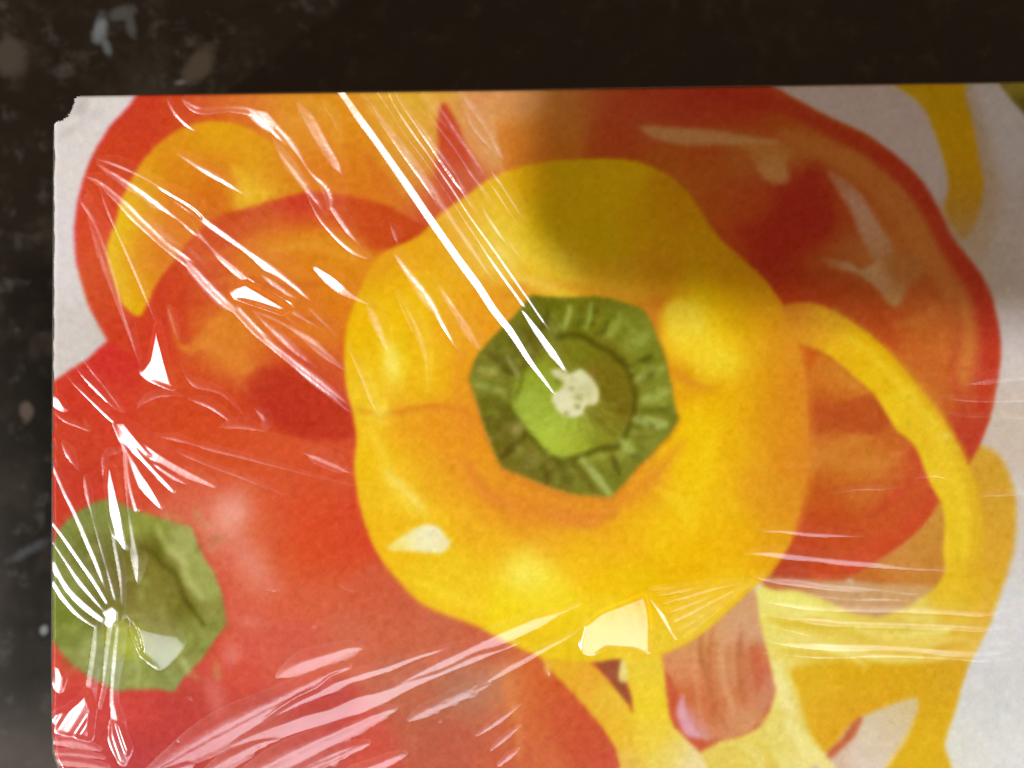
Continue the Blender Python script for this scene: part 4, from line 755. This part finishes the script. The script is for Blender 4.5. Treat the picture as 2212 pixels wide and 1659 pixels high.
    for y0, y1, wd, b in [(1300, 1316, 14, .80), (1330, 1350, 12, .82), (1352, 1386, 10, .82), (1384, 1402, 16, .78), (1412, 1420, 8, .80)]:
        F.crease(16, [(1650, y0), (1780, (y0 + y1) / 2 + 6), (1920, y1), (2100, y1 + 10), (2180, y1 + 6)], [2, wd * 1.3, wd * 1.3, wd, 2], 1.0)
    # 15: dust-like pinches
    for x, y, a, L in [(590, 1275, 0, 14), (752, 1275, 20, 18), (680, 1355, 0, 5), (410, 1512, 40, 6), (1182, 1448, 80, 12), (380, 1606, 0, 4), (950, 1562, 10, 4), (2118, 1190, 0, 3)]:
        c, s = math.cos(math.radians(a)) * L, math.sin(math.radians(a)) * L
        F.crease(15, [(x - c, y - s), (x, y), (x + c, y + s)], [1, 5, 1], 1.0)
    F.run(film)
    F = film
    # soften every fold a little, as thin film cannot fold sharply
    for _ in range(2):
        p = np.pad(F.h, 1, mode='edge')
        F.h = (p[:-2, 1:-1] + 2 * p[1:-1, 1:-1] + p[2:, 1:-1]) / 4
        p = np.pad(F.h, 1, mode='edge')
        F.h = (p[1:-1, :-2] + 2 * p[1:-1, 1:-1] + p[1:-1, 2:]) / 4
# ------------------------------------------------------------------ helpers
def grid_mesh(name, co, quads, mat, parent=None, colour=None, smooth=True):
    used = np.unique(quads)
    remap = np.full(len(co), -1, np.int64); remap[used] = np.arange(len(used))
    q = remap[quads]
    me = bpy.data.meshes.new(name)
    me.vertices.add(len(used)); me.vertices.foreach_set('co', co[used].astype(np.float32).ravel())
    me.loops.add(q.size); me.loops.foreach_set('vertex_index', q.ravel().astype(np.int32))
    me.polygons.add(len(q)); me.polygons.foreach_set('loop_start', np.arange(0, q.size, 4, dtype=np.int32))
    me.polygons.foreach_set('use_smooth', np.full(len(q), smooth))
    me.update(calc_edges=True)
    if colour is not None:
        at = me.color_attributes.new('ink', 'FLOAT_COLOR', 'POINT')
        c = np.ones((len(used), 4), np.float32); c[:, :3] = colour[used]
        at.data.foreach_set('color', c.ravel())
    me.materials.append(mat)
    o = bpy.data.objects.new(name, me); col.objects.link(o)
    o.parent = parent
    return o

def prism(name, outline, z0, z1, mat, parent=None):
    n = len(outline)
    v = [(x, y, z0) for x, y in outline] + [(x, y, z1) for x, y in outline]
    f = [tuple(range(n))[::-1], tuple(range(n, 2 * n))] + [(i, (i + 1) % n, n + (i + 1) % n, n + i) for i in range(n)]
    me = bpy.data.meshes.new(name); me.from_pydata(v, [], f); me.update()
    me.materials.append(mat)
    o = bpy.data.objects.new(name, me); col.objects.link(o); o.parent = parent
    return o

def new_mat(name):
    m = bpy.data.materials.new(name); m.use_nodes = True
    nt = m.node_tree
    return m, nt, nt.nodes, nt.links, nt.nodes['Principled BSDF']

# ------------------------------------------------------------------ materials
print_mat, nt, N, Lk, bs = new_mat('printed_card')
at = N.new('ShaderNodeAttribute'); at.attribute_name = 'ink'
Lk.new(at.outputs['Color'], bs.inputs['Base Color'])
bs.inputs['Roughness'].default_value = 0.5
bs.inputs['Specular IOR Level'].default_value = 0.0
bs.inputs['Coat Weight'].default_value = 0.5      # film clinging to the print
bs.inputs['Coat Roughness'].default_value = 0.12
tc = N.new('ShaderNodeTexCoord'); nz = N.new('ShaderNodeTexNoise'); nz.inputs['Scale'].default_value = 900; nz.inputs['Detail'].default_value = 4
Lk.new(tc.outputs['Object'], nz.inputs['Vector'])
bp = N.new('ShaderNodeBump'); bp.inputs['Strength'].default_value = 0.05; bp.inputs['Distance'].default_value = 0.0002
Lk.new(nz.outputs['Fac'], bp.inputs['Height']); Lk.new(bp.outputs['Normal'], bs.inputs['Coat Normal'])

card_mat, nt, N, Lk, bs = new_mat('white_card')
nz = N.new('ShaderNodeTexNoise'); nz.inputs['Scale'].default_value = 500; nz.inputs['Detail'].default_value = 6
cr = N.new('ShaderNodeValToRGB'); cr.color_ramp.elements[0].color = (.5, .47, .43, 1); cr.color_ramp.elements[1].color = (.72, .7, .66, 1)
tc = N.new('ShaderNodeTexCoord'); Lk.new(tc.outputs['Object'], nz.inputs['Vector'])
Lk.new(nz.outputs['Fac'], cr.inputs[0]); Lk.new(cr.outputs[0], bs.inputs['Base Color'])
bs.inputs['Roughness'].default_value = 0.8

def film_material(name, rough, bump):
    m, nt, N, Lk, bs = new_mat(name)
    N.remove(bs)
    out = N['Material Output']
    tr = N.new('ShaderNodeBsdfTransparent'); gl = N.new('ShaderNodeBsdfGlossy'); gl.inputs['Roughness'].default_value = rough
    lw = N.new('ShaderNodeLayerWeight'); lw.inputs['Blend'].default_value = 0.5
    pw = N.new('ShaderNodeMath'); pw.operation = 'POWER'; pw.inputs[1].default_value = 5
    Lk.new(lw.outputs['Facing'], pw.inputs[0])
    ma = N.new('ShaderNodeMath'); ma.operation = 'MULTIPLY_ADD'; ma.inputs[1].default_value = 0.85; ma.inputs[2].default_value = 0.095   # both faces of the sheet
    ma.use_clamp = True
    Lk.new(pw.outputs[0], ma.inputs[0])
    mx = N.new('ShaderNodeAddShader')
    Lk.new(ma.outputs[0], gl.inputs['Color'])
    Lk.new(tr.outputs[0], mx.inputs[0]); Lk.new(gl.outputs[0], mx.inputs[1])
    Lk.new(mx.outputs[0], out.inputs['Surface'])
    tc = N.new('ShaderNodeTexCoord'); nz = N.new('ShaderNodeTexNoise'); nz.inputs['Scale'].default_value = 1400; nz.inputs['Detail'].default_value = 5
    Lk.new(tc.outputs['Object'], nz.inputs['Vector'])
    bp = N.new('ShaderNodeBump'); bp.inputs['Strength'].default_value = bump; bp.inputs['Distance'].default_value = 0.0002
    Lk.new(nz.outputs['Fac'], bp.inputs['Height']); Lk.new(bp.outputs['Normal'], gl.inputs['Normal'])
    return m
film_mat = film_material('clear_film', 0.24, 0.08)
ROUGH = {2: .25, 3: .27, 5: .25, 9: .25, 12: .25, 13: .23, 14: .25, 16: .26, 17: .26, 18: .25}
film_mats = {k: film_material('clear_film_%d' % k, r, .08) for k, r in ROUGH.items()}

# dark polished granite
stone_mat, nt, N, Lk, bs = new_mat('dark_granite')
tc = N.new('ShaderNodeTexCoord')
def noise(scale, detail, rough=.6):
    n = N.new('ShaderNodeTexNoise'); n.inputs['Scale'].default_value = scale; n.inputs['Detail'].default_value = detail; n.inputs['Roughness'].default_value = rough
    Lk.new(tc.outputs['Object'], n.inputs['Vector']); return n
def ramp(src, stops):
    r = N.new('ShaderNodeValToRGB'); e = r.color_ramp.elements
    e[0].position, e[0].color = stops[0][0], stops[0][1] + (1,)
    e[1].position, e[1].color = stops[-1][0], stops[-1][1] + (1,)
    for p, c in stops[1:-1]:
        k = e.new(p); k.color = c + (1,)
    Lk.new(src, r.inputs[0]); return r
def mix(fac, a, b):
    m = N.new('ShaderNodeMix'); m.data_type = 'RGBA'
    if fac is not None: Lk.new(fac, m.inputs['Factor'])
    Lk.new(a, m.inputs['A'])
    if isinstance(b, tuple): m.inputs['B'].default_value = b + (1,)
    else: Lk.new(b, m.inputs['B'])
    return m.outputs['Result']
base = ramp(noise(75, 9, .72).outputs['Fac'], [(.32, (.002, .0014, .0006)), (.5, (.008, .006, .0034)), (.70, (.030, .0235, .0155))]).outputs[0]
rusty = ramp(noise(85, 4).outputs['Fac'], [(.58, (0, 0, 0)), (.72, (1, 1, 1))]).outputs[0]
base = mix(rusty, base, (.036, .026, .019))
pale = ramp(noise(210, 5, .7).outputs['Fac'], [(.55, (0, 0, 0)), (.80, (1, 1, 1))]).outputs[0]
base = mix(pale, base, (.075, .070, .062))
# a few pale feldspar grains that show beside the box
def grain_mask(cx, cy, rx, ry, ang):
    mp = N.new('ShaderNodeMapping'); mp.vector_type = 'TEXTURE'
    mp.inputs['Location'].default_value = (cx, cy, 0); mp.inputs['Rotation'].default_value = (0, 0, math.radians(ang)); mp.inputs['Scale'].default_value = (rx, ry, 1)
    Lk.new(tc.outputs['Object'], mp.inputs['Vector'])
    n = noise(260, 4)
    ln = N.new('ShaderNodeVectorMath'); ln.operation = 'LENGTH'; Lk.new(mp.outputs[0], ln.inputs[0])
    ad = N.new('ShaderNodeMath'); ad.operation = 'MULTIPLY_ADD'; ad.inputs[1].default_value = 2.2; Lk.new(n.outputs['Fac'], ad.inputs[0]); Lk.new(ln.outputs['Value'], ad.inputs[2])
    return ramp(ad.outputs[0], [(.0, (1, 1, 1)), (.01, (1, 1, 1)), (1.0, (0, 0, 0))]), ad
KC = (CAM_H + H) / CAM_H
def on_counter(x, y):
    return (x - 1106) * U * KC, -(y - 829.5) * U * KC
for x, y, rx, ry, a, c in [(216, 64, 20, 52, -14, (.15, .17, .17)), (228, 98, 14, 36, 24, (.10, .115, .115)), (256, 30, 46, 20, 15, (.062, .062, .054)), (284, 60, 14, 42, 14, (.055, .058, .054)), (390, 178, 18, 8, 5, (.12, .11, .10)), (95, 1362, 12, 16, -20, (.2, .21, .2)), (60, 1190, 60, 16, 25, (.05, .053, .053)), (430, 140, 40, 60, -30, (.06, .045, .03)), (56, 890, 20, 24, 0, (.085, .06, .045)), (20, 120, 60, 50, 0, (.055, .043, .033))]:
    cx, cy = on_counter(x, y)
    r, ad = grain_mask(cx, cy, rx * U, ry * U, a)
    mr = N.new('ShaderNodeMapRange'); mr.inputs['From Min'].default_value = 1.55; mr.inputs['From Max'].default_value = 2.2; mr.inputs['To Min'].default_value = 1; mr.inputs['To Max'].default_value = 0
    Lk.new(ad.outputs[0], mr.inputs['Value'])
    base = mix(mr.outputs[0], base, c)
Lk.new(base, bs.inputs['Base Color'])
bs.inputs['Roughness'].default_value = 0.14
bs.inputs['Specular IOR Level'].default_value = 0.9

phone_mat, nt, N, Lk, bs = new_mat('phone_shell')
nz = N.new('ShaderNodeTexNoise'); nz.inputs['Scale'].default_value = 300
cr = N.new('ShaderNodeValToRGB'); cr.color_ramp.elements[0].color = (.012, .012, .013, 1); cr.color_ramp.elements[1].color = (.02, .02, .022, 1)
Lk.new(nz.outputs['Fac'], cr.inputs[0]); Lk.new(cr.outputs[0], bs.inputs['Base Color']); bs.inputs['Roughness'].default_value = .35

# ------------------------------------------------------------------ counter
me = bpy.data.meshes.new('counter')
me.from_pydata([(-.6, -.6, 0), (.6, -.6, 0), (.6, .6, 0), (-.6, .6, 0), (-.6, -.6, -.03), (.6, -.6, -.03), (.6, .6, -.03), (-.6, .6, -.03)], [],
               [(0, 1, 2, 3), (7, 6, 5, 4), (0, 4, 5, 1), (1, 5, 6, 2), (2, 6, 7, 3), (3, 7, 4, 0)])
me.materials.append(stone_mat)
counter = bpy.data.objects.new('counter', me); col.objects.link(counter)
counter['kind'] = 'structure'

# ------------------------------------------------------------------ the box
box = bpy.data.objects.new('printed_box', None); col.objects.link(box)
box.location = (0, 0, 0)
box['label'] = 'pepper-printed card box in crinkled clear film on the dark granite counter'
box['category'] = 'box'

RIGHT, FRONT = 2420.0, 1716.0
def left_edge(y):
    return np.interp(y, [180, 400, 900, 1300, 1500, 1590, 1620, 1642, 1660, 1690, 1716], [117, 116, 113.5, 111.5, 112, 113, 115, 120, 128, 150, 190])
def top_edge(x):
    return np.interp(x, [100, 1100, 2212, 2420], [206.5, 193.5, 176.5, 173])
STEP = 2.4
nu, nv = int((RIGHT - 113) / STEP), int((FRONT - 190) / STEP)
uu, vv = np.meshgrid(np.linspace(0, 1, nu + 1), np.linspace(0, 1, nv + 1))
Yp = top_edge(110 + uu * 2300); Yp = Yp + vv * (FRONT - Yp)
nib = np.convolve(np.random.default_rng(5).standard_normal(nv + 1 + 8), np.ones(9) / 9, 'valid')[:, None] * 2.2
lx = left_edge(Yp) + nib
Xp = lx + uu * (RIGHT - lx)
S = Sheet(Xp, Yp)
paint(S)
lin = S.img / 255.0
lin = np.where(lin <= .04045, lin / 12.92, ((lin + .055) / 1.055) ** 2.4)
# the edge of the sheet rolls over a little
edge = np.minimum(np.minimum(Xp - lx, (Yp - top_edge(Xp))), 60)
ed = np.clip(1 - edge / 9.0, 0, 1)
zz = H - 8.5 * U * (1 - np.sqrt(np.clip(1 - ed * ed * .98, 0, 1)))
co = np.stack([(Xp - 1106) * U, -(Yp - 829.5) * U, zz], -1).reshape(-1, 3)
idx = np.arange((nu + 1) * (nv + 1)).reshape(nv + 1, nu + 1)
quads = np.stack([idx[1:, :-1], idx[1:, 1:], idx[:-1, 1:], idx[:-1, :-1]], -1).reshape(-1, 4)
fx = Xp.ravel()[quads].mean(1); fy = Yp.ravel()[quads].mean(1)
# torn corner
tear = [(100, 268), (117, 268), (124, 262), (131, 263), (138, 257), (146, 254), (150, 246), (155, 238), (158, 228), (162, 222), (161, 214), (166, 210), (172, 205), (173, 190), (100, 190)]
ti = np.zeros(len(fx), bool)
jx = fx + .9 * np.sin(fy * 1.3); jy = fy + .9 * np.sin(fx * 1.1)
for (ax, ay), (bx, by) in zip(tear, tear[1:] + tear[:1]):
    if by != ay:
        ti ^= ((ay > jy) != (by > jy)) & (jx < (bx - ax) * (jy - ay) / (by - ay) + ax)
fid = S.ids.ravel()[quads[:, 0]]
keep = ~ti
ink = lin.reshape(-1, 3)
parts = {}
PART = {BACKDROP: ('printed_backdrop', None, 'plain white ground of the printed picture'), HALF: ('printed_pepper_half', None, 'red pepper half with orange inside, printed at the torn corner'),
        SLICE: ('printed_pepper_slice', None, 'red pepper slice printed behind the yellow pepper'), REDPEP: ('printed_red_pepper', None, 'whole red pepper printed beside the yellow one'),
        REDSTEM: ('stem', REDPEP, 'faded green stem of the printed red pepper'), YELPEP: ('printed_yellow_pepper', None, 'large whole yellow pepper printed in the middle'),
        YELSTEM: ('stem', YELPEP, 'green stem with pale cut tip'), RING: ('printed_pepper_ring', None, 'thin cut yellow ring printed over the red slice'),
        PALE: ('printed_yellow_slice', None, 'pale yellow pepper slice with membranes'), STRIP: ('printed_pepper_strip', None, 'blurred yellow pepper strip'),
        LEAF: ('printed_leaf', None, 'sliver of green leaf'), BACKRING: ('printed_ring_behind', None, 'blurred orange yellow ring behind the sharp one')}
for k in (BACKDROP, HALF, SLICE, REDPEP, YELPEP, RING, PALE, STRIP, LEAF, BACKRING, REDSTEM, YELSTEM):
    name, par, lab = PART[k]
    m = keep & (fid == k)
    for side in ((m & (fx < 700), m & (fx >= 700)) if k == BACKDROP else (m,)):
        if side.any():
            parts[k] = grid_mesh(name, co, quads[side], print_mat, box if par is None else parts[par], ink)
            parts[k]['label'] = lab

# card body under the sheet
def world_xy(l):
    return [((x - 1106) * U, -(y - 829.5) * U) for x, y in l]
ins = 5
ys = [1690, 1660, 1620, 1560, 1400, 1000, 600, 290]
outline = [(RIGHT - ins, FRONT - ins), (200, FRONT - ins)] + [(float(left_edge(y)) + ins, y) for y in ys] + [(182, 214)] + [(x, float(top_edge(x)) + ins) for x in (600, 1100, 1700, 2212)] + [(RIGHT - ins, float(top_edge(RIGHT)) + ins)]
body = prism('body', world_xy(outline)[::-1], 0.0006, H - 0.0006, card_mat, box)
body['label'] = 'plain white card body of the box'
# film wrapped down the sides
def skirt(name, out, z0, z1):
    n = len(out)
    v = [(x, y, z) for z in (z0, (z0 + z1) / 2, z1) for x, y in out]
    f = [(r * n + i, r * n + (i + 1) % n, (r + 1) * n + (i + 1) % n, (r + 1) * n + i) for r in range(2) for i in range(n)]
    me = bpy.data.meshes.new(name); me.from_pydata(v, [], f); me.materials.append(film_mat)
    o = bpy.data.objects.new(name, me); col.objects.link(o); o.parent = box
    return o
outer = [(x + (-1 if x < 1000 else 1) * 7, y + (-1 if y < 800 else 1) * 7) for x, y in outline]
film_side = skirt('film_wrap', world_xy(outer), 0.0004, H - 0.0001)
film_side['label'] = 'clear film round the sides of the box'

# ------------------------------------------------------------------ loose film on the lid
F = Film(108, 172, 2300, 1712, 1.9)
wrinkle(F)
Xf, Yf = F.X, F.Y
ok = (Xf > left_edge(Yf) + 1) & (Yf > top_edge(Xf) + 1.5)
hz = np.where(ok, F.h, 0)
cz = H + 0.00003 + hz * U
cof = np.stack([(Xf - 1106) * U, -(Yf - 829.5) * U, cz], -1).reshape(-1, 3)
ny_, nx_ = Xf.shape
idf = np.arange(nx_ * ny_).reshape(ny_, nx_)
qf = np.stack([idf[1:, :-1], idf[1:, 1:], idf[:-1, 1:], idf[:-1, :-1]], -1).reshape(-1, 4)
hq = hz.ravel()[qf].max(1); oq = F.own.ravel()[qf[:, 0]]; okq = ok.ravel()[qf].all(1)
# spread the ownership to the rims of the folds
for k, g in enumerate(F.group):
    m = (oq == k) & (hq > 0.05) & okq
    if m.sum() > 6:
        grid_mesh('film_crease', cof, qf[m], film_mats.get(g, film_mat), film_side)

# ------------------------------------------------------------------ unseen stand-in for the phone, enlarged so its shade covers the far corner
def rounded(w, h, r, n=8):
    pts = []
    for cx, cy, a0 in ((w / 2 - r, h / 2 - r, 0), (-w / 2 + r, h / 2 - r, 90), (-w / 2 + r, -h / 2 + r, 180), (w / 2 - r, -h / 2 + r, 270)):
        for i in range(n + 1):
            a = math.radians(a0 + 90 * i / n); pts.append((cx + r * math.cos(a), cy + r * math.sin(a)))
    return pts
PH = 0.265
kd, kdist = LAMPS['room_lamp']
kpos = Vector((0, 0, H)) + kd * kdist
corner = px(1116, 640)
hit = corner + (kpos - corner) * (PH / (kpos.z - H))
W_, H_ = 0.27, 0.15
phone = prism('phone_stand_in', rounded(W_, H_, 0.012), 0, 0.008, phone_mat)
ang = math.radians(-3.2)
phone.rotation_euler = (0, 0, ang)
ca, sa = math.cos(ang), math.sin(ang)
phone.location = (hit.x + (W_ * ca - H_ * sa) / 2, hit.y + (W_ * sa + H_ * ca) / 2, hit.z)
phone['label'] = 'dark unseen stand-in for the phone above the box, enlarged to cast the shade'
phone['category'] = 'phone_stand_in'
